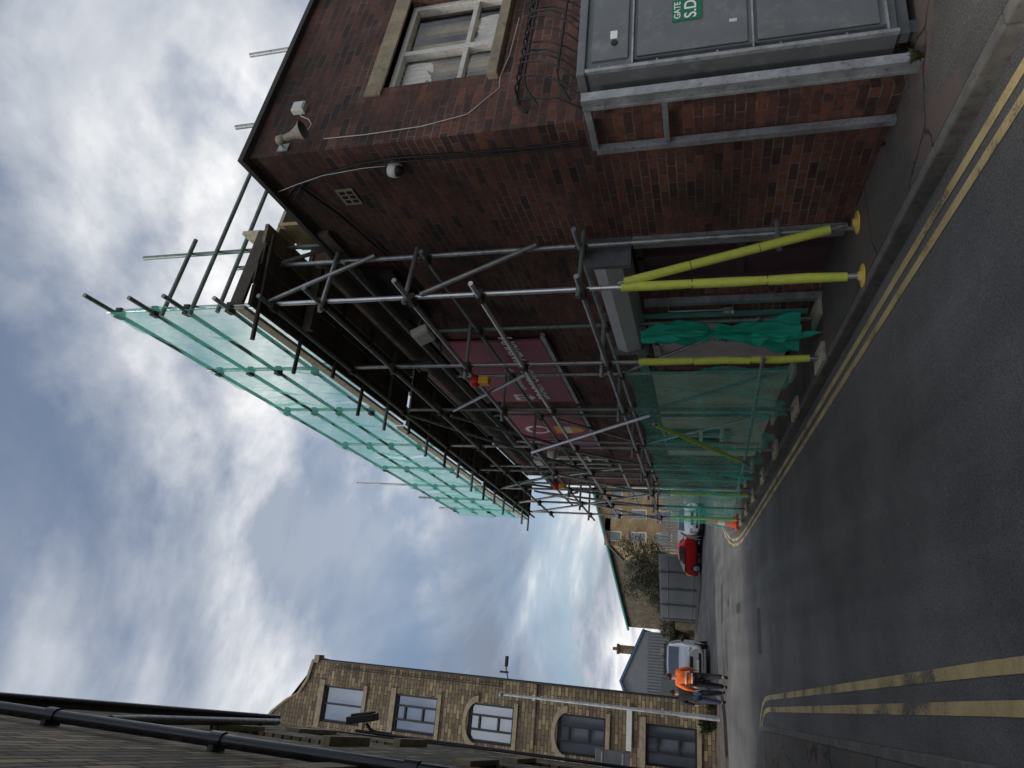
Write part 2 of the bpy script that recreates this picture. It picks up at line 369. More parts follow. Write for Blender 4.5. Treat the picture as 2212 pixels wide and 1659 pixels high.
# ------------------------------------------------------------------ ground and road
def struct(mb,name,mats,label): 
    return mb.done(name,mats,label=label,cat=name.replace('_',' '),kind='structure')
mb=MB()
mb.quad((-500,-300,gz(-300)),(500,-300,gz(-300)),(500,600,gz(600)),(-500,600,gz(600)),0,(0,0,1)); struct(mb,'ground',['groundm'],'gently rising rough ground around the streets')
def gp(x,y,h): return V((x,y,gz(y)+h))
mb=MB(); mb.sheet(lambda u,v:gp(-40+90*u,-10+80*v,.004),30,30); struct(mb,'road',['asphalt'],'worn grey asphalt street rising to a junction')
mb=MB()
def patch(x0,x1,y0,y1,h=.008): mb.quad(gp(x0,y0,h),gp(x1,y0,h),gp(x1,y1,h),gp(x0,y1,h),0,(0,0,1))
patch(0.0,.85,14.8,15.4); patch(.95,1.2,19.2,20.3); patch(.9,2.2,26,27); patch(1.3,1.55,23,23.8)
mb.done('road_patch',['asphalt_patch'],label='darker repair patches set into the asphalt street',cat='road patch',kind='structure')
def offset(pl,d):
    out=[]
    for i,p in enumerate(pl):
        a=V(pl[max(i-1,0)]); b=V(pl[min(i+1,len(pl)-1)]); t=(b-a).normalized(); out.append((p[0]+t.y*d,p[1]-t.x*d))
    return out
def strip(pl,w,h,name,mats,label):
    a=offset(pl,-w/2); b=offset(pl,w/2); mb=MB()
    for i in range(len(pl)-1):
        mb.quad(gp(*a[i],h),gp(*a[i+1],h),gp(*b[i+1],h),gp(*b[i],h),0,(0,0,1))
    return mb.done(name,mats,label=label,cat='road marking',kind='structure')
def resample(pl,step):
    out=[V(pl[0])]; pts=[V(p) for p in pl]
    for i in range(len(pts)-1):
        a,b=pts[i],pts[i+1]; L=(b-a).length; n=max(1,int(L/step))
        for k in range(1,n+1): out.append(a+(b-a)*k/n)
    return [(p.x,p.y) for p in out]
def kerb(pl,side,label,w=.085,h=.11):
    mb=MB(); pts=resample(pl,.9)
    for i in range(len(pts)-1):
        a,b=V(pts[i]),V(pts[i+1]); t=(b-a).normalized(); n=V((t.y,-t.x))*side
        g=.003; a2=a+t*g; b2=b-t*g
        q=[gp(a2.x,a2.y,0),gp(b2.x,b2.y,0),gp(b2.x+n.x*w,b2.y+n.y*w,0),gp(a2.x+n.x*w,a2.y+n.y*w,0)]
        dz=random.uniform(-.003,.003)
        q=[p-V((0,0,.05)) for p in q]
        mb.prism(q,(0,0,h+.05+dz),0)
    return mb.done('kerb',['kerb'],label=label,cat='kerb',kind='structure',bevel=.012)
def slab(poly,h,label,mat='pave'):
    mb=MB(); n=len(poly)
    top=[gp(x,y,h) for x,y in poly]; bot=[gp(x,y,-.02) for x,y in poly]
    from mathutils.geometry import tessellate_polygon
    tri=tessellate_polygon([top])
    mb.add(top,[list(t) if (top[t[1]]-top[t[0]]).cross(top[t[2]]-top[t[0]]).z>0 else list(t)[::-1] for t in tri])
    for i in range(n): mb.add([bot[i],bot[(i+1)%n],top[(i+1)%n],top[i]],[[0,1,2,3]])
    return mb.done('pavement',[mat],label=label,cat='pavement',kind='structure')
KX=2.86
rk=[(KX,-8),(KX,2),(KX,17.2),(2.88,18.3),(2.95,19.4),(3.10,20.7),(3.38,22.2),(3.82,23.9),(4.5,25.8),(5.5,27.9),(7.0,30.2),(9.5,32.8),(14,35.6),(22,38.4),(34,41)]
kerb(rk,1,'worn stone kerb beside the brick building')
slab(offset(rk,.085)+[(34,-8)],.108,'narrow cracked asphalt pavement along the brick building')
lk=[(.43,-8),(-.42,4.4),(-1.15,14.0),(-1.20,14.4),(-1.30,14.75),(-1.50,15.07),(-1.78,15.32),(-2.1,15.5),(-2.5,15.62),(-30,18.0)]
kerb(lk,-1,'worn stone kerb curving round the street corner')
slab(offset(lk,-.085)+[(-30,-8)],.108,'asphalt pavement beside the dark stone building')
fk=[(-30,24.0),(-3.0,24.6),(-2.0,25.2),(-1.45,26.5),(-2.0,40),(-3.2,60)]
kerb(fk,-1,'kerb in front of the tall sandstone mill')
slab(offset(fk,-.085)+[(-30,60)],.108,'pavement in front of the tall sandstone mill')
bk=[(40,45.0),(9,45.0),(5.0,45.6),(3.6,46.6),(1.0,57),(-1.0,70)]
kerb(bk,1,'far kerb in front of the steel fence')
slab(offset(bk,.085)+[(20,75),(40,70)],.108,'far pavement in front of the steel fence')
yl='worn double yellow line painted along the kerb'
for off in (.15,.29): strip(offset(rk,-off),.07,.009,'yellow_line',['yline'],yl)
for off in (.26,.45): strip(offset(lk,off),.075,.009,'yellow_line',['yline'],yl)

# ------------------------------------------------------------------ brick building
WX=3.65; CY=4.16; E=V((.985,.174,0)).normalized(); EN=V((E.y,-E.x,0))
ROOF=5.38; YE=17.3
bb=thing('brick_building',(WX,CY,gz(CY)),'two-storey dark red brick corner building behind scaffolding','building')
mb=MB()
door=(5.92,7.05,gz(5.5)+.1,2.3); door2=(7.75,9.15,.55,2.28); win3=(14.3,15.3,3.7,4.9); win4=(12.2,13.6,1.3,2.4)
wall(mb,(WX,0),(0,1),YE,-.6,ROOF,(-1,0),[door,door2,win3,win4],.22,0,CY)
sw=(.72,1.98,3.31,4.28)
wall(mb,(WX,CY),(E.x,E.y),13,-.6,ROOF,(EN.x,EN.y),[sw],.16,0)
far=V((WX,YE,0)); c2=V((WX,CY,0))+E*13; 
wall(mb,(WX,YE),(E.x,E.y),13,-.6,ROOF,(-EN.x,-EN.y),[],.1,0)
wall(mb,(c2.x,c2.y),(0,1),YE-CY,-.6,ROOF,(1,0),[],.1,0)
wall(mb,(3.86,6.3),(0,1),10.9,ROOF+.02,6.05,(-1,0)); wall(mb,(3.86,6.3),(1,0),6,ROOF+.02,6.05,(0,-1))
mb.done('wall',['brick'],bb)
mb=MB(); wall(mb,(WX-.012,0),(0,1),14.0,.3,2.34,(-1,0),[(12.15,13.65,1.25,2.33)],.01,0,9.35); mb.done('rendered_plinth',['render'],bb)
mb=MB()
a=V((WX-.07,CY-.07,ROOF)); b=V((WX-.07,YE+.05,ROOF)); c=far+E*13+V((0,.05,ROOF)); d=c2+V((0,-.07,ROOF)); 
mb.prism([a,d,c,b],(0,0,.05))
mb.prism([a+V((.25,.2,.05)),d+V((0,.2,.05)),c+V((0,-.2,.05)),b+V((.25,-.2,.05))],(0,0,.06))
mb.bx(3.84,9.8,6.28,17.15,6.052,6.10)
rf=mb.done('roof',['roofdark'],bb)
mb=MB(); mb.bx(WX-.05,WX-.003,5.3,YE,ROOF-.14,ROOF-.003); mb.done('fascia',['boarddark'],bb)
mb=MB(); mb.bx(WX-.10,WX-.052,6.05,7.2,4.86,5.22); mb.done('deck_shade_panel',['dark'],bb,label='flat black panel standing in for deck shadow under the eaves')  # added black panel paints the scaffold deck's shadow onto the wall
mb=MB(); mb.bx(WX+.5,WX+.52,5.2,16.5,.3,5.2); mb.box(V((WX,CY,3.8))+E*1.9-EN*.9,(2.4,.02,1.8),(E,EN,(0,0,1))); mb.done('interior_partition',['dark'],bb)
x=WX+.2
mb=MB(); mb.bx(x,x+.05,door[0]+.06,door[1]-.06,door[2]+.03,2.22)
dr=mb.done('door',['plum'],bb)
mb=MB()
for y in (door[0]+.03,door[1]-.03,(door[0]+door[1])/2): mb.bx(x-.05,x+.03,y-.03,y+.03,door[2],2.28)
mb.bx(x-.05,x+.03,door[0],door[1],2.22,2.29); mb.bx(x-.03,x+.0,door[0]+.1,door[1]-.1,1.2,1.28); mb.done('frame',['plum'],dr)
mb=MB(); mb.tube((x-.08,6.1,1.25),(x-.08,6.1,1.55),.012); mb.done('handle',['galv'],dr)
x=WX+.06
mb=MB(); mb.bx(x,x+.04,door2[0]+.05,door2[1]-.05,.6,2.2); 
d2=mb.done('door',['mauve'],bb,label='faded mauve painted double door with louvre')
mb=MB()
for y in (door2[0]+.03,door2[1]-.03,(door2[0]+door2[1])/2): mb.bx(x-.04,x+.02,y-.035,y+.035,.5,2.24)
mb.bx(x-.04,x+.02,door2[0],door2[1],2.18,2.27); mb.done('frame',['mauve'],d2)
mb=MB(); mb.bx(x-.012,x-.002,7.95,8.42,.7,1.42)
for k in range(9): mb.box((x-.03,8.19,.76+k*.075),(.05,.47,.012),(V((.8,0,.6)),V((0,1,0)),V((-.6,0,.8))))
mb.done('louvre',['greydark'],d2)
mb=MB(); mb.bx(WX-.04,WX+.1,7.6,9.3,2.36,2.48); mb.done('lintel',['tealp'],bb); mb=MB(); mb.bx(WX-.03,WX-.002,7.5,7.58,.5,2.35); mb.done('door_jamb',['tealp'],bb)
mb=MB(); mb.prism([(WX-.002,5.86,2.30),(WX-.26,5.86,2.36),(WX-.30,5.86,2.52),(WX-.26,5.86,2.64),(WX-.002,5.86,2.66)],(0,2.1,0)); 
sh=mb.done('shutter_housing',['shutter'],bb,bevel=.008)
for a0,b0 in ((5.80,5.855),(7.965,8.0)):
    mb=MB(); mb.bx(WX-.31,WX-.0,a0,b0,2.27,2.70); mb.done('end_plate',['grey'],sh)
for a0,b0 in ((5.80,5.90),(7.1,7.17)):
    mb=MB(); mb.bx(WX-.08,WX-.003,a0,b0,.4,2.26); mb.done('guide_rail',['galv'],sh)
mb=MB(); mb.path([(WX-.004,7.3,2.0),(WX-.08,7.3,2.0),(WX-.08,7.3,1.3),(WX-.004,7.3,1.3)],.012); mb.lathe((WX-.1,7.3,1.3),(-1,0,0),[(0,.03),(.02,.035),(.04,.01)]); mb.done('wall_conduit',['galv'],bb)
mb=MB(); mb.bx(WX-.04,WX-.002,7.40,7.48,1.3,1.4); mb.done('switch_box',['whitep'],bb)
def P(s,z,k=0): return V((WX,CY,z))+E*s+EN*k
def wbox(mb,s0,s1,z0,z1,k0,k1,mi=0):
    mb.box(P((s0+s1)/2,(z0+z1)/2,(k0+k1)/2),(s1-s0,abs(k1-k0),z1-z0),(E,EN,(0,0,1)),mi)
mb=MB(); wbox(mb,sw[0],sw[1],sw[2],sw[3],-.115,-.11); w=mb.done('window',['clear'],bb,label='old white timber window with torn net curtain')
mb=MB(); f=.055
wbox(mb,sw[0],sw[0]+f,sw[2],sw[3],-.14,-.06);wbox(mb,sw[1]-f,sw[1],sw[2],sw[3],-.14,-.06)
wbox(mb,sw[0]+f,sw[1]-f,sw[2],sw[2]+f,-.138,-.062);wbox(mb,sw[0]+f,sw[1]-f,sw[3]-f,sw[3],-.138,-.062)
mid=(sw[0]+sw[1])/2-.08; wbox(mb,mid-.028,mid+.028,sw[2]+f,sw[3]-f,-.136,-.064); wbox(mb,sw[0]+f,mid-.03,sw[2]+.29,sw[2]+.335,-.13,-.07); wbox(mb,mid+.03,sw[1]-f,sw[2]+.29,sw[2]+.335,-.13,-.07)
mb.done('frame',['white'],w,bevel=.004)
def curt(s0,wd,z0,hh,ph,label=None):
    mb=MB(); mb.sheet(lambda u,v:P(s0+u*wd,z0+v*hh-.05*abs(math.sin(u*7+ph))*(1-v),-.185+.02*math.sin(u*wd*95+ph)+.01*math.sin(u*31+v*4)),70,8); mb.done('curtain',['curtain'],w,label=label)
curt(sw[0]+.05,.17,sw[2]+.06,.86,0); curt(mid+.04,.13,sw[2]+.3,.6,1.3); curt(sw[0]+.2,.32,sw[2]+.70,.24,2,'ruffled net curtain hanging at the window head'); curt(mid+.1,.45,sw[2]+.05,.24,3,'crumpled net curtain lying on the sill')
for i in range(4): 
    q=sw[0]+.20+i*.30
    mb=MB(); wbox(mb,q,q+.14,sw[2]-.1,sw[3]+.1,-.30,-.26); mb.done('timber_batten',['wood'],w)
mb=MB(); wbox(mb,sw[0]-.1,sw[1]+.1,sw[3],sw[3]+.16,-.15,.02); mb.done('lintel',['ledge'],w,bevel=.006)
mb=MB(); wbox(mb,sw[0]-.08,sw[1]+.08,sw[2]-.09,sw[2],-.15,.07); mb.done('sill',['ledge'],w,bevel=.006)
for h in (win3,win4):
    mb=MB(); mb.bx(WX+.12,WX+.13,h[0],h[1],h[2],h[3]); w=mb.done('window',['glass'],bb)
    mb=MB()
    for y in (h[0]+.03,h[1]-.03,(h[0]+h[1])/2): mb.bx(WX+.06,WX+.14,y-.03,y+.03,h[2],h[3])
    for z in (h[2]+.03,h[3]-.03,h[2]+.4): mb.bx(WX+.062,WX+.138,h[0]+.06,h[1]-.06,z-.03,z+.03)
    mb.done('frame',['white'],w)
    mb=MB(); mb.bx(WX-.06,WX+.1,h[0]-.08,h[1]+.08,h[2]-.09,h[2]-.0); mb.done('sill',['ledge'],w)
ay,az=4.8,4.75
mb=MB(); mb.bx(WX-.012,WX-.001,ay-.115,ay+.115,az-.085,az+.085); ab=mb.done('air_brick',['ledge'],bb)
for i in range(3):
    for j in range(2):
        mb=MB(); mb.bx(WX-.016,WX-.010,ay-.09+i*.065,ay-.05+i*.065,az-.065+j*.075,az-.015+j*.075); mb.done('vent_slot',['dark'],ab)
def lx(y,z,k=.015): return V((WX-k,y,z))
def cable(pts,r,mat,label=None):
    mb=MB(); mb.path(pts,r,seg=6); mb.done('cable',[mat],bb,label=label)
cable([lx(4.72,5.37),lx(4.55,5.15),lx(4.48,4.95),lx(4.36,4.45),lx(4.33,4.1),lx(4.36,3.5),lx(4.38,3.0),lx(4.37,2.5)],.010,'black')
cable([lx(4.75,5.3,.03),lx(4.5,5.05,.035),lx(4.4,4.5,.035),lx(4.36,4.1,.03),lx(4.40,3.4,.03),lx(4.41,2.5,.03)],.007,'black')
cable([lx(4.55,5.12,.03),lx(5.0,4.97,.03),lx(6.0,4.80,.03),lx(7.2,4.72,.03),lx(8.5,5.22,.07),lx(11,5.2,.07)],.012,'black')
cable([lx(8.0,3.58,.03),lx(9.5,3.56,.03),lx(11,3.52,.03),lx(14,3.5,.03)],.012,'black')
cable([lx(4.62,5.40,.02),lx(4.5,5.1,.045),lx(4.42,4.8,.045),lx(4.38,4.4,.045),lx(4.4,4.2,.03)],.0035,'whitep')
cable([P(.12,4.68,.02),P(.12,4.3,.012),P(.14,3.8,.012),P(.22,3.42,.012),P(.5,3.19,.012),P(.62,3.2,.02),P(.9,3.15,.03),P(1.4,3.13,.03)],.0035,'whitep')
cable([P(.5,5.0,.02),P(.42,4.98,.05),P(.36,4.88,.05),P(.30,4.84,.04),P(.2,4.86,.04)],.0035,'whitep')
hs=thing('horn_speaker',P(.14,4.85,0),'dull cream horn loudspeaker bracketed to the brick wall','loudspeaker')
ax=(E*.22+EN*.12+V((0,0,-.95))).normalized(); base=P(.08,5.00,.10)
mb=MB(); mb.lathe(base,ax,[(0,.028),(.045,.032),(.07,.032),(.115,.046),(.16,.066),(.185,.084),(.19,.084)],seg=20,cap2=False); mb.done('horn',['cream'],hs)
mb=MB(); mb.lathe(base,ax,[(.045,.018),(.115,.039),(.16,.058),(.187,.080)],seg=20,cap2=False); mb.done('throat',['greydark'],hs)
mb=MB(); mb.lathe(base-ax*.07,ax,[(0,.03),(.01,.04),(.06,.04),(.07,.03)],seg=16); mb.done('driver',['cream'],hs)
mb=MB(); mb.path([P(.08,5.06,.0),P(.08,5.06,.10),base],.01); mb.box(P(.08,5.06,.008),(.08,.012,.1),(E,EN,(0,0,1))); mb.done('bracket',['galv'],hs)
mb=MB(); jb=thing('junction_box',P(.56,5.04,0),'small white junction box on the brick wall','junction box'); wbox(mb,.50,.61,4.98,5.1,.002,.06); mb.done('box',['whitep'],jb,bevel=.006)
mb=MB(); wbox(mb,.51,.60,4.99,5.09,.0605,.068); mb.done('lid',['whitep'],jb,bevel=.003)
dc=thing('dome_camera',(WX,4.44,4.13),'white dome security camera on the brick wall','security camera')
mb=MB(); mb.lathe((WX-.001,4.44,4.13),(-1,0,-.0),[(0,.06),(.03,.06),(.05,.05)],seg=20); mb.lathe((WX-.05,4.44,4.15),(-.2,0,-1),[(-.03,.02),(-.02,.055),(.02,.06),(.05,.058),(.055,.052)],seg=20); mb.done('housing',['whitep'],dc)
mb=MB(); mb.lathe((WX-.06,4.44,4.095),(-.2,0,-1),[(0,.047),(.02,.043),(.04,.03),(.052,.01)],seg=20); mb.done('dome',['black'],dc)
fl=thing('floodlight',(WX,7.27,5.0),'white rectangular floodlight fixed under the eaves','floodlight')
fa=(V((.9,0,.43)),V((0,1,0)),V((-.43,0,.9)))
mb=MB(); mb.box((3.38,7.3,4.98),(.10,.30,.22),fa); mb.done('housing',['whitep'],fl,bevel=.015)
mb=MB(); mb.path([(WX,7.3,5.05),(3.5,7.3,5.05),(3.42,7.3,5.0)],.015); mb.done('bracket',['galv'],fl)
mb=MB(); mb.box((3.328,7.3,4.955),(.01,.25,.17),fa); mb.done('lens',['whitep'],fl)
cv=thing('security_camera',(WX,12.9,4.75),'white security camera on wall bracket','security camera')
mb=MB(); mb.box((3.2,12.9,4.75),(.14,.35,.16)); mb.lathe((3.3,12.75,4.55),(0,0,-1),[(0,.08),(.06,.1),(.14,.09),(.2,.04)]); mb.done('housing',['whitep'],cv,bevel=.02)
mb=MB(); mb.path([(WX,12.9,4.85),(3.4,12.9,4.85),(3.25,12.9,4.8)],.025); mb.done('bracket',['whitep'],cv)
s1=thing('stadium_sign',(WX,9.25,4.4),'burgundy stadium name sign with white lettering on brick','sign')
mb=MB(); mb.bx(WX-.06,WX-.03,8.05,10.5,3.66,5.10); mb.done('panel',['burg'],s1)
for z in (3.62,5.14):
    mb=MB(); mb.bx(WX-.055,WX-.002,7.95,10.6,z-.03,z+.03); mb.done('batten',['galv'],s1)
textmesh('BRADFORD STADIUM',.255,(WX-.064,9.13,4.10),(0,-1,0),(0,0,1),'signw',s1,bold=.026)
textmesh('UNIVERSITY OF',.13,(WX-.064,9.45,4.34),(0,-1,0),(0,0,1),'signw',s1,bold=.02)
mb=MB()
def shield(mb,cy,cz,s,x,mi=0):
    pts=[(-.5,.6),(.5,.6),(.5,-.05),(.3,-.42),(0,-.62),(-.3,-.42),(-.5,-.05)]
    mb.prism([(x,cy-p*s,cz+q*s) for p,q in pts],(-.003,0,0),mi)
shield(mb,10.28,4.42,.28,WX-.061,0); 
cr=mb.done('crest',['signw'],s1)
for yy in (10.19,10.31):
    mb=MB(); mb.bx(WX-.068,WX-.0645,yy,yy+.06,4.34,4.52); mb.done('crest_charge',['burg'],cr)
s2=thing('burgundy_sign',(WX,12.2,4.4),'burgundy sign panel with amber badge on brick','sign')
mb=MB(); mb.bx(WX-.06,WX-.03,11.0,13.4,3.68,5.02); mb.done('panel',['burg'],s2)
for z in (3.64,5.06):
    mb=MB(); mb.bx(WX-.055,WX-.002,10.9,13.5,z-.03,z+.03); mb.done('batten',['galv'],s2)
mb=MB(); shield(mb,12.1,4.02,.46,WX-.061); mb.done('badge',['amber'],s2)
mb=MB(); mb.bx(WX-.0675,WX-.0655,11.92,12.28,3.99,4.11); mb.done('badge_band',['signw'],s2)
mb=MB(); mb.lathe((WX-.061,12.1,4.62),(-1,0,0),[(0,.24),(.003,.24)],seg=28,sm=False); mb.done('white_roundel',['signw'],s2)
mb=MB(); mb.lathe((WX-.0645,12.1,4.62),(-1,0,0),[(0,.17),(.003,.17)],seg=28,sm=False); mb.done('inner_roundel',['burg'],s2)

# ------------------------------------------------------------------ cabinet, frame, guard
CX=3.75
cab=thing('steel_cabinet',(CX,3.82,gz(3.8)+.12),'tall grey steel cabinet on legs beside brick wall','cabinet')
Yf=3.82
mb=MB(); mb.bx(CX,5.45,Yf,4.13,.40,2.42); mb.bx(CX-.02,5.47,Yf-.03,4.15,2.4,2.46); mb.done('body',['grey'],cab,bevel=.006)
for x0,x1,z0,z1 in ((CX+.10,4.66,2.10,2.36),(4.72,5.4,2.10,2.36),(CX+.10,5.4,1.30,2.04),(CX+.10,5.4,.50,1.24)):
    mb=MB(); mb.bx(x0,x1,Yf-.018,Yf-.001,z0,z1); mb.done('door_panel',['grey'],cab,bevel=.006)
for z in (2.07,1.27,.46):
    mb=MB(); mb.bx(CX+.03,5.45,Yf-.028,Yf-.001,z-.006,z+.006); mb.done('door_trim',['galv'],cab)
mb=MB(); mb.bx(CX-.005,CX+.022,Yf-.03,Yf-.001,.40,2.4); mb.done('door_trim',['galv'],cab)
mb=MB(); mb.bx(CX+.065,CX+.075,Yf-.022,Yf-.001,.47,2.06); mb.done('door_trim',['greydark'],cab)
for xx in (CX+.05,4.45,5.35):
    mb=MB(); mb.bx(xx,xx+.1,Yf+.05,Yf+.12,.24,.40); mb.done('leg',['greydark'],cab)
mb=MB(); mb.bx(CX+.02,5.43,Yf+.02,Yf+.1,.33,.395); mb.done('base_rail',['greydark'],cab)
mb=MB(); mb.lathe((3.99,Yf-.019,2.2),(0,-1,0),[(0,.025),(.01,.022)]); mb.done('lock',['black'],cab)
mb=MB(); mb.bx(4.03,4.10,Yf-.022,Yf-.0185,2.18,2.23); mb.done('sticker',['signw'],cab)
mb=MB(); mb.bx(4.03,4.055,Yf-.022,Yf-.0185,1.37,1.42); mb.done('sticker',['whitep'],cab)
for z in (2.3,1.9,1.5,1.1,.7):
    mb=MB(); mb.tube((CX+.05,Yf-.001,z),(CX+.05,Yf-.012,z),.008,seg=8); mb.done('rivet',['galv'],cab)
gs=thing('gate_sign',(4.17,Yf-.03,1.7),'small green gate sign with white lettering on cabinet','sign')
mb=MB(); mb.bx(4.10,4.29,Yf-.026,Yf-.020,1.60,1.80); mb.done('plate',['signgreen'],gs)
textmesh('GATE',.062,(4.195,Yf-.028,1.762),(1,0,0),(0,0,1),'signw',gs,ext=.001)
textmesh('S.D',.115,(4.195,Yf-.028,1.672),(1,0,0),(0,0,1),'signw',gs,ext=.001)
fr=thing('galvanised_frame',(3.58,4.1,gz(4.1)+.12),'galvanised steel barrier frame standing against brick wall','barrier')
g0=gz(4)+.08
mb=MB(); mb.bx(3.56,3.63,3.86,3.95,g0,2.43); mb.bx(3.55,3.56,3.85,3.87,g0,2.43); mb.bx(3.55,3.56,3.94,3.96,g0,2.43); mb.done('post',['galv'],fr)
mb=MB(); mb.bx(3.57,3.63,4.42,4.47,g0+.02,2.40); mb.done('post',['galv'],fr)
mb=MB(); mb.box((3.60,4.185,2.405),(.05,.47,.05)); mb.done('rail',['galv'],fr)
mb=MB(); mb.box((3.60,4.185,1.86),(.04,.47,.04)); mb.done('rail',['galv'],fr)
ag=thing('anti_climb_guard',P(.9,2.9),'black iron anti-climb spike guard above cabinet','guard')
for i in range(15):
    s=.30+i*.115
    b0=.22+.04*math.sin(i*1.3)
    mb=MB(); mb.path([P(s+.05,3.02,.01),P(s+.06,3.02,.10),P(s+.05,2.94,b0*.9),P(s+.0,2.78,b0),P(s-.07,2.62,b0*.85),P(s-.13,2.5,b0*.5)],.0075,seg=6); mb.done('spike',['black'],ag)
for z,k in ((3.02,.03),(2.92,.20),(2.66,.20)):
    mb=MB(); mb.path([P(.16,z-.1,k*.3),P(.24,z-.02,k*.8),P(.34,z,k),P(2.1,z,k)],.009,seg=6); mb.done('rail',['black'],ag)
mb=MB(); mb.path([P(.3,3.0,.02),P(.2,2.85,.1),P(.14,2.65,.12),P(.1,2.47,.03)],.008); mb.done('rail',['black'],ag)

# ------------------------------------------------------------------ scaffold
sc=thing('scaffold',(2.95,5.58,gz(5.58)+.12),'tube scaffold with green debris netting along brick facade','scaffold')
YS=[5.58,7.33,8.98,10.9,12.6,14.2,15.6,16.9]; TOP=[8.03,8.06,7.9,7.95,7.9,9.3,8.35,8.3]
XO=lambda y:2.99-.010*(y-5.58); XI=3.50; R=.0242
def pz(y): return gz(y)+.108
for i,(y,t) in enumerate(zip(YS,TOP)):
    mb=MB(); mb.tube((XO(y),y,pz(y)+.01),(XO(y),y,t),R,seg=12); st=mb.done('standard',['tubebright' if i in(0,) else ('tube' if i%2 else 'tubegreen')],sc)
    if i in(0,1,5,7):
        z0=pz(y)+.12; z1=2.33; n=3
        for k in range(n):
            a=z0+(z1-z0)*k/n; b=z0+(z1-z0)*(k+1)/n-.008
            mb=MB(); o=random.uniform(-.012,.012)
            mb.path([(XO(y)+o,y,a),(XO(y),y+o,(a+b)/2),(XO(y)+o*.5,y,b)],.042,seg=14,rs=[.038,.043,.041]); mb.done('foam_sleeve',['foam' if i<2 else 'foamg'],st)
INN=[(XI,5.67,6.57),(XI,7.45,5.2),(XI,9.05,5.2),(XI,10.95,5.2),(XI,12.6,5.2),(XI,14.25,5.2),(XI,15.6,5.2),(XI,16.9,5.2),(3.2,13.4,5.9),(3.2,15.0,5.9)]
for i,(x,y,t) in enumerate(INN):
    mb=MB(); mb.tube((x,y,pz(y)+.01),(x,y,t),R,seg=12); mb.done('standard',['tube' if i%2==0 else 'tubegreen'],sc)
mb=MB(); mb.tube((3.74,5.71,5.5),(3.74,5.71,7.9),R,seg=12); mb.done('standard',['tubegreen'],sc)
mb=MB(); mb.tube((3.72,9.0,5.5),(3.72,9.0,7.6),R,seg=12); mb.done('standard',['tubegreen'],sc)
for i,y in enumerate(YS):
    for x in (XO(y),XI):
        if i==0:
            mb=MB(); mb.lathe((x,y,pz(y)),(0,0,1),[(0,.10),(.006,.10),(.014,.085),(.018,.045),(.035,.035),(.04,.03)],seg=20); mb.done('foot_cup',['foot'],sc)
        else:
            mb=MB(); mb.box((x,y,pz(y)+.02),(.22,.42,.04),(V((1,0,0)),V((0,1,S)),V((0,-S,1)))); mb.done('sole_board',['boardpale'],sc,bevel=.004)
def led(x0,z,y0,y1,mat,k=0):
    ym=(y0+y1)/2+random.uniform(-1,1); f=(XO if x0=='o' else (lambda y:x0))
    dx=-.05
    for a,b in ((y0,ym+.15),(ym,y1)):
        mb=MB(); mb.tube((f(a)+dx,a,z+random.uniform(-.012,.012)),(f(b)+dx,b,z+random.uniform(-.018,.018)),R,seg=10); mb.done('ledger',[mat],sc)
OL=[(2.67,5.25,'tube'),(3.65,5.28,'tubebright'),(4.35,5.15,'tube'),(5.33,5.2,'tubegreen'),(5.90,5.3,'tubegreen'),(6.42,5.3,'tube'),(6.96,5.2,'tubegreen'),(7.38,5.2,'tubegreen'),(7.86,5.1,'tubegreen')]
for z,y0,m in OL: led('o',z,y0,17.2+random.uniform(0,.3),m)
for z,y0,m in ((2.72,5.3,'tube'),(4.3,5.5,'tubegreen'),(5.2,5.6,'tubegreen')): led(XI,z,y0,17.1,m)
led(3.0,1.02,7.2,17.0,'tube'); led(3.2,4.9,12.8,17.3,'tube'); led(3.2,3.2,12.9,17.2,'tubebright')
cm=None
def coup(x,y,z):
    global cm
    if cm is None:
        mb=MB(); mb.box((0,0,0),(.10,.075,.07)); mb.box((-.03,0,0),(.07,.10,.06)); mb.tube((0,-.02,-.06),(0,-.02,.06),.014,seg=6); mb.tube((-.03,.05,.0),(-.03,.10,.0),.010,seg=6)
        me=bpy.data.meshes.new('coupler'); me.from_pydata([tuple(p) for p in mb.v],[],mb.f); me.materials.append(M['coupler']); cm=me
    ob=bpy.data.objects.new('coupler',cm); COL.objects.link(ob); ob.parent=sc; ob.location=V((x,y,z))-ORG[sc.name]; ob.rotation_euler=(0,0,random.uniform(-.1,.1))
for i,y in enumerate(YS):
    for z,_,m in OL:
        if z<TOP[i] : coup(XO(y)-.02,y,z)
for x,y,t in INN[:8]:
    for z in (2.72,4.3): coup(x-.02,y,z)
p0=V((XO(5.58),5.58,0))
def endt(z,s0,s1,m='tube'):
    mb=MB(); a=p0+E*s0+V((0,-.05,z)); b=p0+E*s1+V((0,-.05,z)); mb.tube(a,b,R,seg=12); mb.done('transom',[m],sc)
endt(6.86,-.12,2.15,'tubegreen'); endt(6.52,-.1,2.05,'tubegreen'); endt(7.22,-.12,.95,'tubegreen'); endt(5.3,-.15,.6); endt(2.70,-.12,.75,'tubegreen'); endt(4.4,-.1,.6)
endt(.98,.3,.62)
for y in [5.45+.78*i for i in range(16)]:
    ex=random.uniform(.22,.55)
    mb=MB(); mb.tube((XO(y)-ex,y,5.955+random.uniform(-.03,.03)),(3.7,y+random.uniform(-.05,.05),5.955),R,seg=10); mb.done('transom',['tubegreen' if random.random()<.7 else 'coupler'],sc)
for i,y in enumerate(YS[1:]):
    for z in (2.75,4.4):
        mb=MB(); mb.tube((XO(y)-.15,y+.06,z),(XI+.12,y+.06,z),R,seg=10); mb.done('transom',['tube'],sc)
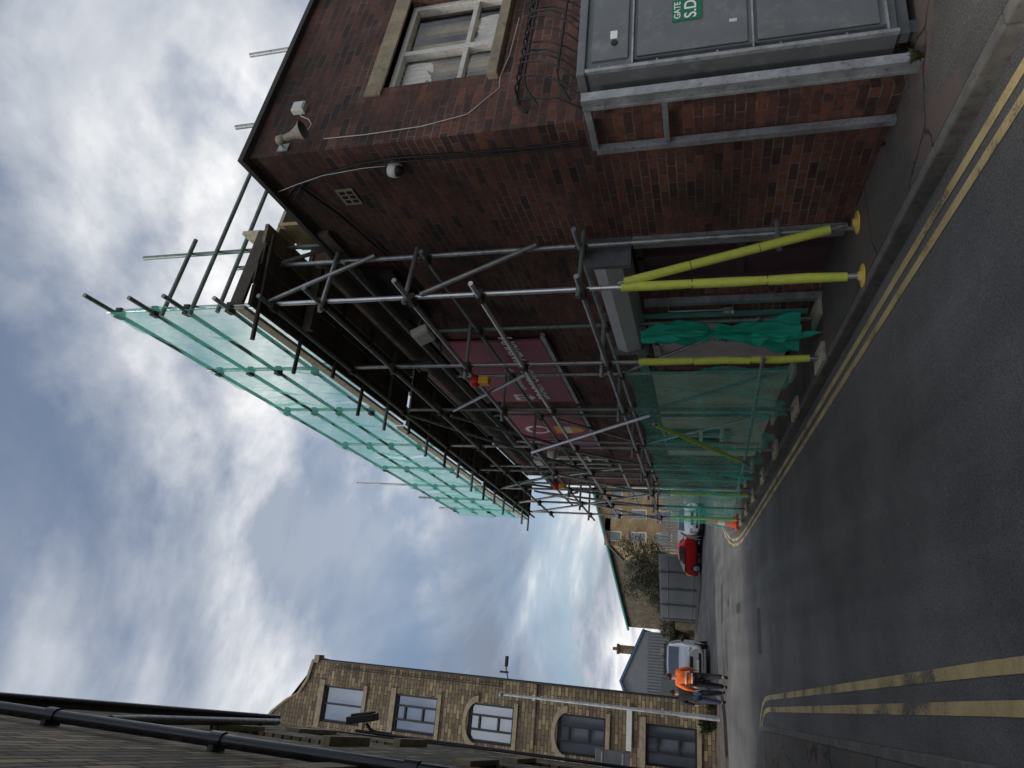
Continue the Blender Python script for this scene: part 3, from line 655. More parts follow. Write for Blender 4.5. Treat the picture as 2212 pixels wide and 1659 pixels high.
def brace(a,b,m='tube',pad=None,pr=.041):
    mb=MB(); mb.tube(a,b,R,seg=10); br=mb.done('brace',[m],sc)
    if pad:
        a,b=V(a),V(b)
        for k in range(3):
            mb=MB(); mb.tube(a+(b-a)*(.03+.3*k),a+(b-a)*(.03+.3*(k+1)-.004),pr,seg=14); mb.done('foam_sleeve',[pad],br)
o0=XO(5.58)
brace((o0,5.53,5.95),(XI,5.6,4.85),'tube'); brace((o0,5.53,4.25),(XI,5.6,3.15),'tube'); brace((o0+.02,5.55,2.35),(XI-.02,5.58,pz(5.6)+.08),'tube','foam')
brace((2.88,9.0,2.32),(2.84,10.9,4.4),'tubebright'); brace((2.76,9.02,2.28),(2.74,11.0,1.0),'tube','foamg',.029)
brace((2.93,9.1,5.9),(2.9,12.5,3.7),'tubegreen'); brace((2.93,8.95,5.1),(2.95,7.6,3.7),'tube'); brace((2.90,10.9,3.7),(2.9,9.1,5.2),'tubegreen')
brace((2.88,12.6,4.4),(2.87,14.2,2.7),'tubebright'); brace((2.88,14.2,5.9),(2.86,12.6,4.3),'tubegreen'); brace((2.86,14.2,2.7),(2.85,16.9,5.9),'tube'); brace((2.86,15.6,5.8),(2.85,14.2,4.2)); brace((2.86,15.6,2.7),(2.85,14.3,5.0),'tubebright'); brace((3.2,13.4,3.2),(3.2,15.0,5.8)); brace((3.2,16.5,3.2),(3.2,15.0,5.8),'tubegreen'); brace((XI,10.9,4.3),(XI,12.6,2.8)); brace((XI,12.6,5.1),(XI,14.2,3.0)); brace((2.8,16.9,2.7),(3.4,16.9,5.8))
brace((XI,7.4,1.0),(XI,9.0,2.7)); brace((XI,10.9,2.7),(XI,9.1,.7),'tubegreen'); brace((XI,10.9,.7),(XI,12.6,2.6)); brace((XI,14.2,2.6),(XI,15.6,.9))
mb=MB(); mb.tube(p0+E*.55+V((0,0,6.0)),p0+E*1.0+V((0,.3,5.5)),R); mb.done('brace',['tube'],sc)
for k in range(3):
    y0=5.3+4.02*k; 
    for j in range(4):
        x0=XO(y0)-.12+j*.236
        mb=MB(); mb.box((x0+.11,y0+2.0+random.uniform(-.03,.03),6.0+random.uniform(-.006,.006)),(.222,3.94,.038)); mb.done('deck_board',['boarddark' if random.random()<.7 else 'board'],sc)
    mb=MB(); x0=XO(y0+2)-.145; mb.box((x0,y0+2.0,6.085),(.036,3.99,.12)); mb.done('toe_board',['boardpale'],sc,bevel=.004)
mb=MB(); mb.box(p0+E*.32+V((0,-.30,6.08)),(.95,.036,.14),(E,EN,(0,0,1))); mb.done('toe_board',['boarddark'],sc)
mb=MB(); mb.box(p0+E*.98+V((0,-.05,6.02)),(.5,.3,.04),(E,EN,(0,0,1))); mb.done('deck_board',['boardpale'],sc,label='pale plywood board over the roof edge')
mb=MB(); mb.box(p0+E*.92+V((0,.0,5.82)),(.04,.5,.36)); mb.done('toe_board',['wood'],sc)
mb=MB(); mb.box(p0+E*.80+V((0,.0,6.25)),(.04,.6,.23)); mb.done('toe_board',['boardpale'],sc)
for y in (6.1,9.3,12.9,15.2):
    mb=MB(); mb.box((3.3,y,5.80),(.75,.07,.1)); mb.done('bearer',['boarddark'],sc)
def netfn(y0,y1,z0,z1,amp,ph):
    def f(u,v):
        y=y0+(y1-y0)*u
        sag=.10*math.sin(math.pi*((y-5.58)/1.7%1))*(v**3)
        z=z0+(z1-z0)*v-sag*(1 if z1>5 else .5)
        x=XO(y)-.085+amp*(math.sin(y*7+ph+v*2)*.5+math.sin(y*17+v*5)*.25+math.sin(v*14+y*2)*.35)*(.4+.6*math.sin(math.pi*v))
        return V((x,y,z))
    return f
for y0,y1 in ((5.45,8.5),(8.45,11.5),(11.45,14.5),(14.45,17.35)):
    mb=MB(); mb.sheet(netfn(y0,y1,6.04,7.92,.07,y0),70,24); mb.done('debris_net',['net'],sc)
for y0,y1 in ((7.36,10.0),(9.95,12.6),(12.55,15.0),(14.95,17.0)):
    mb=MB(); f0=netfn(y0,y1,0,1,.07,y0)
    def f(u,v,f0=f0):
        p=f0(u,v); zb=gz(p.y)+.40+.08*math.sin(p.y*5)+.05*math.sin(p.y*13); p.z=zb+(2.50-.06*abs(math.sin(p.y*2.1))-zb)*v
        bul=abs(math.sin((p.y-7.36)*1.85))
        p.x-=.14*bul*(1-v)**1.3+.02*math.sin(p.y*23+v*3)*(1-v); return p
    mb.sheet(f,90,30); mb.done('debris_net',['netlow'],sc)
mb=MB()
def bun(u,v):
    z=.62+ (2.32-.62)*v; a=2*math.pi*u
    r=.05+.035*math.sin(v*9+1)+.10*(1-v)**2+.03*math.sin(a*5+v*12)+.022*math.sin(a*9-v*20)
    if .50<v<.56: r*=.5
    return V((3.36+math.cos(a)*r*1.0,7.46+math.sin(a)*r*1.4+.05*math.sin(v*7),z))
mb.sheet(bun,64,80); mb.done('gathered_net',['netbunch'],sc)
mb=MB(); mb.sheet(lambda u,v:V((3.28-.10*u+.03*math.sin(v*20),7.38-.22*u*(1-v)+.03*math.sin(v*26+u*5),.55+.75*v-.15*u)),12,30); mb.done('gathered_net',['netbunch'],sc)
for s,z0,z1 in ((1.75,5.45,6.1),(.62,5.42,5.85)):
    pp=V((WX,CY+.15,0))+E*s
    mb=MB(); mb.tube(pp+V((0,0,z0)),pp+V((0,0,z1)),.022); mb.done('roof_pole',['galv'],bb)
def wl(x,y,z):
    t=thing('warning_lamp',(x,y,z),'red and yellow battery warning lamp clipped to scaffold tube','warning lamp','warning lamps on the scaffold')
    mb=MB(); mb.box((x,y,z-.03),(.09,.13,.13)); mb.done('battery_box',['yellowp'],t,bevel=.01)
    mb=MB(); mb.lathe((x,y,z+.035),(0,0,1),[(0,.05),(.02,.075),(.09,.075),(.11,.05)],seg=16); mb.done('lens',['red'],t); return t
wl(2.86,7.58,4.24); wl(2.80,13.4,4.40)

# ------------------------------------------------------------------ traffic cone
b=gp(3.02,18.1,.11)
tcn=thing('traffic_cone',b,'red and white traffic cone at the kerb','traffic cone')
mb=MB(); mb.box(b+V((0,0,.02)),(.4,.4,.04)); mb.lathe(b,(0,0,1),[(.04,.16),(.30,.105)]); mb.lathe(b,(0,0,1),[(.47,.075),(.75,.025)]); mb.done('cone',['cone'],tcn)
mb=MB(); mb.lathe(b,(0,0,1),[(.30,.106),(.47,.076)]); mb.done('reflective_sleeve',['refl'],tcn)

# ------------------------------------------------------------------ dark stone building (near)
A=V((-1.38,7.6,0)); Cn=V((-2.13,14.0,0)); D=(Cn-A).normalized(); Nn=V((D.y,-D.x,0)); H=10.2
st=A-D*6.0
db=thing('stone_warehouse',(st.x,st.y,gz(st.y)),'sooty brown stone warehouse with black pipes','building')
mb=MB(); L=(Cn-st).length
dh=[(7.3,8.3,2.5,4.3),(3.5,4.5,2.5,4.3),(9.6,10.6,2.5,4.3),(7.3,8.3,6.3,7.9),(9.6,10.6,6.3,7.9)]
wall(mb,(st.x,st.y),(D.x,D.y),L,-1,H,(Nn.x,Nn.y),dh,.2)
wall(mb,(Cn.x,Cn.y),(-Nn.x,-Nn.y),14,-1,H,(D.x,D.y),[(2,3.2,3,5)],.2)
wall(mb,(st.x,st.y),(-Nn.x,-Nn.y),14,-1,H,(-D.x,-D.y),[],.2)
mb.done('wall',['stonedark'],db)
def Q(s,z,k=0): return st+D*s+Nn*k+V((0,0,z))
for h in dh:
    mb=MB(); mb.box(Q((h[0]+h[1])/2,(h[2]+h[3])/2,-.19),(h[1]-h[0],.01,h[3]-h[2]),(D,Nn,(0,0,1))); w=mb.done('window',['glass'],db)
    mb=MB(); mb.box(Q((h[0]+h[1])/2,h[3]+.12,.02),(h[1]-h[0]+.3,.08,.24),(D,Nn,(0,0,1))); mb.done('lintel',['ledge'],w)
    mb=MB(); mb.box(Q((h[0]+h[1])/2,h[2]-.06,.04),(h[1]-h[0]+.2,.14,.12),(D,Nn,(0,0,1))); mb.done('sill',['ledge'],w)
mb=MB(); mb.prism([Q(-.2,H,.12),Q(L+.1,H,.12),Q(L+.1,H,-14),Q(-.2,H,-14)],(0,0,.12)); mb.prism([Q(-.2,H+.12,.05),Q(L+.1,H+.12,.05),Q(L+.1,H+2.5,-5),Q(-.2,H+2.5,-5)],(0,0,.1)); mb.done('roof',['slate'],db)
mb=MB(); mb.tube(Q(-.1,H-.06,.10),Q(L+.05,H-.06,.10),.04); mb.done('gutter',['blackp'],db)
s0=4.15
mb=MB(); mb.tube(Q(s0,.4,.09),Q(s0,H-.1,.09),.055,seg=14)
for z in (2,3.8,5.6,7.4,9.2): mb.tube(Q(s0,z,.09),Q(s0,z+.12,.09),.07,seg=14); mb.box(Q(s0,z+.05,.03),(.18,.05,.05),(D,Nn,(0,0,1)))
mb.done('drainpipe',['blackp'],db)
mb=MB(); mb.path([Q(4.7,7.3,.08),Q(5.2,7.35,.10),Q(9.2,8.35,.10),Q(9.7,8.47,.10)],.05,seg=12)
for s in (5.6,7.2,8.8): mb.box(Q(s,7.3+(s-4.7)*.235,.05),(.05,.10,.14),(D,Nn,(0,0,1)))
mb.done('branch_pipe',['blackp'],db)
for kk in (0,1):
    mb=MB(); mb.path([Q(L-1.5,8.6-.05*kk,.03),Q(L-1.2,7.3-.1*kk,.04),Q(L-.4,5.2,.04),Q(L-.15,3.6,.04),Q(L-.1,1.2,.04)],.014); mb.done('cable',['black'],db)
mb=MB(); mb.tube(Q(L-.12,.8,.05),Q(L-.12,H-1.9,.05),.03); mb.done('drainpipe',['black'],db)
fb=thing('wall_floodlight',Q(L,8.1),'black floodlight on a bracket arm at the building corner','floodlight')
cpt=Q(L-.1,7.75,.05); hd=V((-1.86,13.9,8.2))
mb=MB(); mb.path([cpt,cpt+V((.05,.0,.25)),hd+V((-.06,0,-.1))],.03); mb.box(cpt+V((0,0,-.05)),(.1,.06,.3)); mb.done('bracket',['black'],fb)
mb=MB(); mb.box(hd+V((.02,0,.0)),(.14,.26,.60),(V((.97,0,.2)),V((0,1,0)),V((-.2,0,.97)))); mb.box(hd+V((.11,0,.0)),(.05,.2,.46),(V((.97,0,.2)),V((0,1,0)),V((-.2,0,.97)))); mb.done('housing',['black'],fb,bevel=.02)

# ------------------------------------------------------------------ sandstone mill
FY=29.0
ml=thing('sandstone_mill',(-1.8,FY,gz(FY)),'tall five-storey sandstone mill with swept gable','building')
cols=[-3.45,-6.0,-8.55]; zc=[2.97,6.3,9.9,13.1,16.4]
holes=[]
for cx in cols:
    for z in zc: holes.append((-1.8-cx-.7,-1.8-cx+.7,z-.92,z+.92))
mb=MB(); wall(mb,(-1.8,FY),(-1,0),10.4,-1,17.95,(0,-1),holes,.25)
prof=[(-1.8,17.95),(-2.6,18.1),(-3.15,18.4),(-3.45,18.9),(-3.97,19.5),(-7,21.6),(-10.03,19.5),(-10.55,18.9),(-10.85,18.4),(-11.4,18.1),(-12.2,17.95)]
mb.add([(x,FY,z) for x,z in prof],[list(range(len(prof)))])
bx2=V((-4.5,52,0)); mb.quad((-1.8,FY,-1),(bx2.x,52,-1),(bx2.x,52,17.95),(-1.8,FY,17.95),0,(1,0,0)); mb.quad((-12.2,FY,-1),(-12.2,52,-1),(-12.2,52,17.95),(-12.2,FY,17.95),0,(-1,0,0))
mb.done('wall',['stone'],ml)
mb=MB()
for i in range(len(prof)-1):
    a,b2=prof[i],prof[i+1]
    a3,b3=V((a[0],FY-.10,a[1])),V((b2[0],FY-.10,b2[1])); mb.prism([a3,b3,b3+V((0,.45,0)),a3+V((0,.45,0))],(0,0,.12))
mb.box((-1.76,FY+.1,17.85),(.30,.45,.22)); mb.done('coping',['ledge'],ml)
mb=MB(); mb.quad((-1.7,FY+.3,17.9),(-4.4,52,17.9),(-7,52,21.5),(-7,FY+.3,21.5),0,(1,0,1)); mb.quad((-12.2,FY+.3,17.9),(-12.2,52,17.9),(-7,52,21.5),(-7,FY+.3,21.5),0,(-1,0,1)); mb.done('roof',['slate'],ml)
mb=MB(); mb.tube((-1.78,FY-.06,1.3),(-1.78,FY-.06,17.6),.05); mb.done('drainpipe',['black'],ml)
mb=MB(); mb.tube((-2.05,FY-.05,9.5),(-2.05,FY-.05,17),.02); mb.done('cable',['black'],ml)
for cx in cols[:2]:
    for k,z in enumerate(zc):
        mb=MB(); mb.bx(cx-.7,cx+.7,FY+.2,FY+.21,z-.92,z+.92); w=mb.done('window',['glassm'],ml)
        mb=MB()
        for xx in (cx-.66,cx+.66): mb.bx(xx-.04,xx+.04,FY+.1,FY+.22,z-.92,z+.92)
        for zz in (z-.88,z+.88): mb.bx(cx-.62,cx+.62,FY+.105,FY+.218,zz-.04,zz+.04)
        if k<4:
            for xx in (cx-.26,cx+.26): mb.bx(xx-.035,xx+.035,FY+.108,FY+.216,z-.84,z+.84)
            for a1,b1 in ((cx-.225,cx+.225),): mb.bx(a1,b1,FY+.11,FY+.214,z-.32,z-.25); mb.bx(a1,b1,FY+.11,FY+.214,z+.46,z+.53)
        else: mb.bx(cx-.03,cx+.03,FY+.108,FY+.216,z-.84,z+.84)
        mb.done('frame',['aframe'],w)
        mb=MB(); mb.bx(cx-.85,cx+.85,FY-.06,FY+.08,z-1.08,z-.925); mb.done('sill',['ledge'],w)
        mb=MB()
        if k in(1,2):
            n=12; 
            for i in range(n):
                a0=math.pi*i/n; a1=math.pi*(i+1)/n
                q=lambda r,a:(cx-r*math.cos(a)*1.0,FY-.06,z+.55+r*math.sin(a)*.62)
                mb.prism([q(.74,a0),q(.74,a1),q(.98,a1),q(.98,a0)],(0,.12,0))
            mb.prism([(cx-.72,FY-.01,z+.925)]+[(cx-.74*math.cos(math.pi*i/10),FY-.01,z+.925+.12*math.sin(math.pi*i/10)) for i in range(1,10)]+[(cx+.72,FY-.01,z+.925)],(0,.05,0))
        else: mb.bx(cx-.9,cx+.9,FY-.03,FY+.06,z+.925,z+1.15)
        mb.done('lintel',['ledge'],w)
mb=MB(); mb.bx(-12.2,-1.85,FY-.06,FY+.05,8.1,8.22); mb.done('string_course',['stone'],ml)
sgn=thing('street_name_plate',(-3.2,FY-.05,4.4),'white street name plate on the sandstone mill','sign')
mb=MB(); mb.bx(-3.75,-2.3,FY-.09,FY-.055,4.40,4.60); mb.done('plate',['whitep'],sgn)
wlm=thing('wall_lamp',(-1.7,FY,9.6),'small black lamp on bracket at the mill corner','lamp')
mb=MB(); mb.path([(-1.8,FY-.02,9.3),(-1.5,FY-.2,9.35),(-1.25,FY-.2,9.4)],.025); mb.done('bracket',['black'],wlm)
mb=MB(); mb.box((-1.1,FY-.2,9.38),(.4,.2,.1)); mb.box((-1.5,FY-.2,9.45),(.08,.1,.35)); mb.done('head',['black'],wlm,bevel=.02)
lp=thing('lamp_column',(-2.17,27,gz(27)+.12),'tall galvanised steel lamp column before the mill','lamp post')
mb=MB(); g=gz(27)+.1; mb.lathe((-2.17,27,g),(0,0,1),[(0,.085),(1.3,.085),(1.4,.06),(4.5,.055),(4.55,.05),(7.7,.04)],seg=12); mb.done('column',['galv'],lp)
mb=MB(); mb.box((-2.17,27,g+6.5),(.2,.06,.12)); mb.box((-2.17,27,g+6.2),(.16,.06,.08)); mb.box((-2.17,26.9,g+7.72),(.12,.4,.07)); mb.done('fitting',['galv'],lp)
sb=thing('road_sign',(-3.9,26.2,gz(26.2)+.12),'grey backed road sign on a galvanised post','sign')
mb=MB(); mb.tube((-3.9,26.2,gz(26)+.1),(-3.9,26.2,5.4),.04); mb.done('post',['galv'],sb)
mb=MB(); mb.box((-3.85,26.14,4.75),(.85,.03,1.15)); mb.done('panel',['greydark'],sb,bevel=.02)
for z in (4.4,5.1):
    mb=MB(); mb.box((-3.85,26.115,z),(.7,.02,.04)); mb.done('channel',['galv'],sb)

# ------------------------------------------------------------------ far buildings
def simple_gable(name,label,loc,x0,x1,y0,y1,zb,ze,zr,wm,rm,trim=None,wins=()):
    t=thing(name,loc,label,'building'); mb=MB()
    wall(mb,(x0,y0),(1,0),x1-x0,zb,ze,(0,-1),[(a-x0,b-x0,c,d) for a,b,c,d in wins],.15)
    mb.quad((x0,y0,zb),(x0,y1,zb),(x0,y1,ze),(x0,y0,ze),0,(-1,0,0)); mb.quad((x1,y0,zb),(x1,y1,zb),(x1,y1,ze),(x1,y0,ze),0,(1,0,0))
    xm=(x0+x1)/2; mb.add([(x0,y0,ze),(x1,y0,ze),(xm,y0,zr)],[[0,1,2]]); mb.done('wall',[wm],t)
    mb=MB(); 
    for a,b in (((x0-.2,ze-.1),(xm,zr)),((x1+.2,ze-.1),(xm,zr))):
        mb.prism([(a[0],y0-.2,a[1]),(b[0],y0-.2,b[1]),(b[0],y1,b[1]),(a[0],y1,a[1])],(0,0,.15))
    mb.done('roof',[rm],t)
    if trim:
        mb=MB()
        for a,b in (((x0-.25,ze-.05),(xm,zr+.05)),((x1+.25,ze-.05),(xm,zr+.05))):
            mb.prism([(a[0],y0-.24,a[1]-.16),(b[0],y0-.24,b[1]-.16),(b[0],y0-.24,b[1]),(a[0],y0-.24,a[1])],(0,.03,0))
        mb.done('trim',[trim],t)
    for a,b,c,d in wins:
        mb=MB(); mb.bx(a,b,y0+.12,y0+.13,c,d); w=mb.done('window',['glass'],t)
        mb=MB(); mb.bx(a,a+.1,y0+.06,y0+.14,c,d); mb.bx(b-.1,b,y0+.06,y0+.14,c,d); mb.bx(a+.1,b-.1,y0+.062,y0+.138,c,c+.1); mb.bx(a+.1,b-.1,y0+.062,y0+.138,d-.1,d); mb.done('frame',['white'],w)
    return t
ib=simple_gable('industrial_shed','grey corrugated industrial shed with blue trim',(-2,80,gz(80)),-9,1.3,80,100,0,8.4,10.6,'clad','slate','blue',[(-1.4,-.2,5.2,6.6)])
mb=MB()
for i in range(34): mb.bx(-9+i*.3,-8.88+i*.3,79.93,79.998,3.2,7.9)
mb.done('ribbed_cladding',['clad'],ib)
mb=MB(); mb.bx(-6.0,-3.2,79.9,79.97,3.3,6.4); mb.done('roller_door',['greydark'],ib)
mb=MB(); mb.bx(-1.2,-.3,84,85,9.5,11.4); mb.bx(-1.3,-.2,83.9,85.1,11.4,11.6); mb.lathe((-.75,84.5,11.6),(0,0,1),[(0,.2),(.5,.17)]); mb.done('chimney',['stonedark'],ib)
a=V((13.5,66,0)); b=V((2.0,100,0)); d=(b-a).normalized(); n=V((-d.y,d.x,0)); 
if n.y>0: n=-n
ls=thing('stone_works',(a.x,a.y,gz(a.y)),'long brown stone works with green gutter line','building')
mb=MB(); Lw=(b-a).length
wall(mb,(a.x,a.y),(d.x,d.y),Lw,0,12.0,(n.x,n.y),[(4,5.4,7,8.8),(7.5,8.9,7,8.8)],.2); c=a-n*15; e=b-n*15
mb.quad(b,e,e+V((0,0,12)),b+V((0,0,12)),0); mb.quad(a,c,c+V((0,0,12)),a+V((0,0,12)),0); mb.done('wall',['stonefar'],ls)
mb=MB(); mb.prism([a+V((0,0,12.0))+n*.3,b+V((0,0,12.0))+n*.3,e+V((0,0,12.6)),c+V((0,0,12.6))],(0,0,.1)); mb.done('roof',['slate'],ls)
mb=MB(); mb.tube(a+n*.35+V((0,0,12.05)),b+n*.35+V((0,0,12.05)),.16); mb.done('gutter',['greenroof'],ls)
for s in (4,7.5):
    mb=MB(); mb.box(a+d*(s+.7)-n*.15+V((0,0,7.9)),(1.4,.02,1.8),(d,n,(0,0,1))); mb.done('window',['glass'],ls)
wins=[]
for i in range(3):
    for j in range(3): wins.append((8.4+i*2.0,9.3+i*2.0,4.6+j*2.2,6.1+j*2.2))
simple_gable('yellow_stone_house','yellow sandstone house with several tall windows',(8,63,gz(63)),8.0,15,63,74,1,10.0,11.2,'stoneyellow','slate',None,wins)
def fence(name,label,pts,h,step,mat,top=None,solid=False):
    t=thing(name,gp(pts[0][0],pts[0][1],.1),label,'fence'); mb=MB(); mr=MB()
    for i in range(len(pts)-1):
        a,b=V((*pts[i],0)),V((*pts[i+1],0)); L=(b-a).length; d=(b-a).normalized(); nn=V((-d.y,d.x,0)); k=0
        while k*step<L:
            p=a+d*(k*step); g=gz(p.y)+.1; w=step*(.97 if solid else .55)
            mb.prism([p+V((0,0,g))-d*w/2+nn*.02,p+V((0,0,g))-nn*.02,p+V((0,0,g))+d*w/2+nn*.02,p+V((0,0,g+h-.12))+d*w/2+nn*.02,p+V((0,0,g+h)),p+V((0,0,g+h-.12))-d*w/2+nn*.02],nn*.01,0)
            k+=1
        for z in (.4,h-.5):
            mr.tube(a+V((0,0,gz(a.y)+z))+nn*.06,b+V((0,0,gz(b.y)+z))+nn*.06,.03)
        for q in range(int(L/2.7)+1):
            p=a+d*(q*2.7)+nn*.08; mr.box(p+V((0,0,gz(p.y)+h/2)),(.1,.1,h))
    mb.done('pale_row',[mat],t); mr.done('rail',[top or mat],t)
fence('palisade_fence','solid grey galvanised steel palisade fence',[(5.6,47.0),(1.9,57.5)],2.6,.17,'grey',solid=True)
fence('palisade_fence','grey palisade fence with red rails behind parked cars',[(5.8,47.0),(14,47.5)],2.5,.19,'galv','redfence')
mb=MB(); mb.prism([gp(1.8,58,0),gp(-.6,66,0),gp(-.4,66.2,0),gp(2.1,58.2,0)],(0,0,1.6)); 
bw=thing('boundary_wall',gp(1.8,58,0),'low stone boundary wall with overgrown plants','wall'); mb.done('stonework',['stonefar'],bw)

# ------------------------------------------------------------------ trees / shrubs
def leaves(mb,c,rx,ry,rz,n,size,mi):
    for _ in range(n):
        while True:
            q=V((random.uniform(-1,1),random.uniform(-1,1),random.uniform(-1,1)))
            if q.length<1: break
        p=V(c)+V((q.x*rx,q.y*ry,q.z*rz))
        a=V((random.gauss(0,1),random.gauss(0,1),random.gauss(0,1))).normalized(); x,y=perp(a); s=size*random.uniform(.6,1.4)
        mb.add([p-x*s,p-y*s*.5,p+x*s,p+y*s*.5],[[0,1,2,3]],mi)
def tree(loc,h,w,label,name='tree',dens=1.0,lf=.07):
    t=thing(name,loc,label,'tree' if name=='tree' else 'plant'); L=V(loc); mb=MB()
    mb.path([L,L+V((.1,0,h*.25)),L+V((-.1,.1,h*.5)),L+V((.1,0,h*.8))],.1,rs=[.03*h,.024*h,.016*h,.005*h])
    tips=[]
    for i in range(22):
        z=h*random.uniform(.2,.68); a=random.uniform(0,6.28); ln=w*random.uniform(.5,1.1)
        p0=L+V((0,0,z)); p1=p0+V((math.cos(a)*ln*.5,math.sin(a)*ln*.5,h*.08)); p2=p0+V((math.cos(a)*ln,math.sin(a)*ln,h*random.uniform(.08,.26)))
        mb.path([p0,p1,p2],.03,rs=[.010*h,.007*h,.003*h],seg=5); tips+= [p2,(p1+p2)/2,p1]
        for k in range(3):
            q=p1+(p2-p1)*random.random(); e_=q+V((random.uniform(-.5,.5),random.uniform(-.5,.5),random.uniform(.2,.7)))*w*.35
            mb.path([q,e_],.02,rs=[.004*h,.0015*h],seg=4); tips.append(e_)
    mb.done('trunk',['bark'],t)
    mb=MB()
    for p in tips+[L+V((0,0,h*.8)),L+V((.2,0,h*.7))]:
        leaves(mb,p,w*.22,w*.22,w*.17,int(random.uniform(25,75)*dens),lf,0 if random.random()<.5 else 1)
    mb.done('crown',['leaf','leafd'],t)
tree(gp(5.9,57,0),6.4,2.6,'scruffy dull green tree in front of the stone works')
tree(gp(4.4,60.5,0),5.4,2.1,'smaller scruffy tree behind the steel fence')
tree(gp(2.0,62,0),3.2,1.8,'overgrown bush beside the stone boundary wall','shrub')
tree(gp(.6,60.5,0),2.2,1.2,'low bush at the foot of the boundary wall','shrub')
def weed(loc,r,n,label):
    t=thing('weed',loc,label,'plant'); mb=MB(); L=V(loc)
    for _ in range(n):
        a=random.uniform(0,6.28); q=r*random.uniform(.3,1); tip=L+V((math.cos(a)*q,math.sin(a)*q,r*random.uniform(.4,1.6))); x=V((-math.sin(a),math.cos(a),0))*r*.12
        mid=(L+tip)/2+V((0,0,r*.25)); mb.add([L,mid-x,tip,mid+x],[[0,1,2,3]])
    mb.done('leaf_tuft',['leaf'],t)
weed(gp(3.58,3.84,.10),.07,90,'small green weed at the foot of the steel frame')
weed(gp(3.60,4.7,.10),.035,50,'tiny green weed at the foot of the brick wall')
weed(gp(-2.6,28.7,.10),.45,200,'ragged weeds at the foot of the mill'); weed(gp(-1.9,28.4,.10),.3,120,'ragged weeds at the foot of the mill')

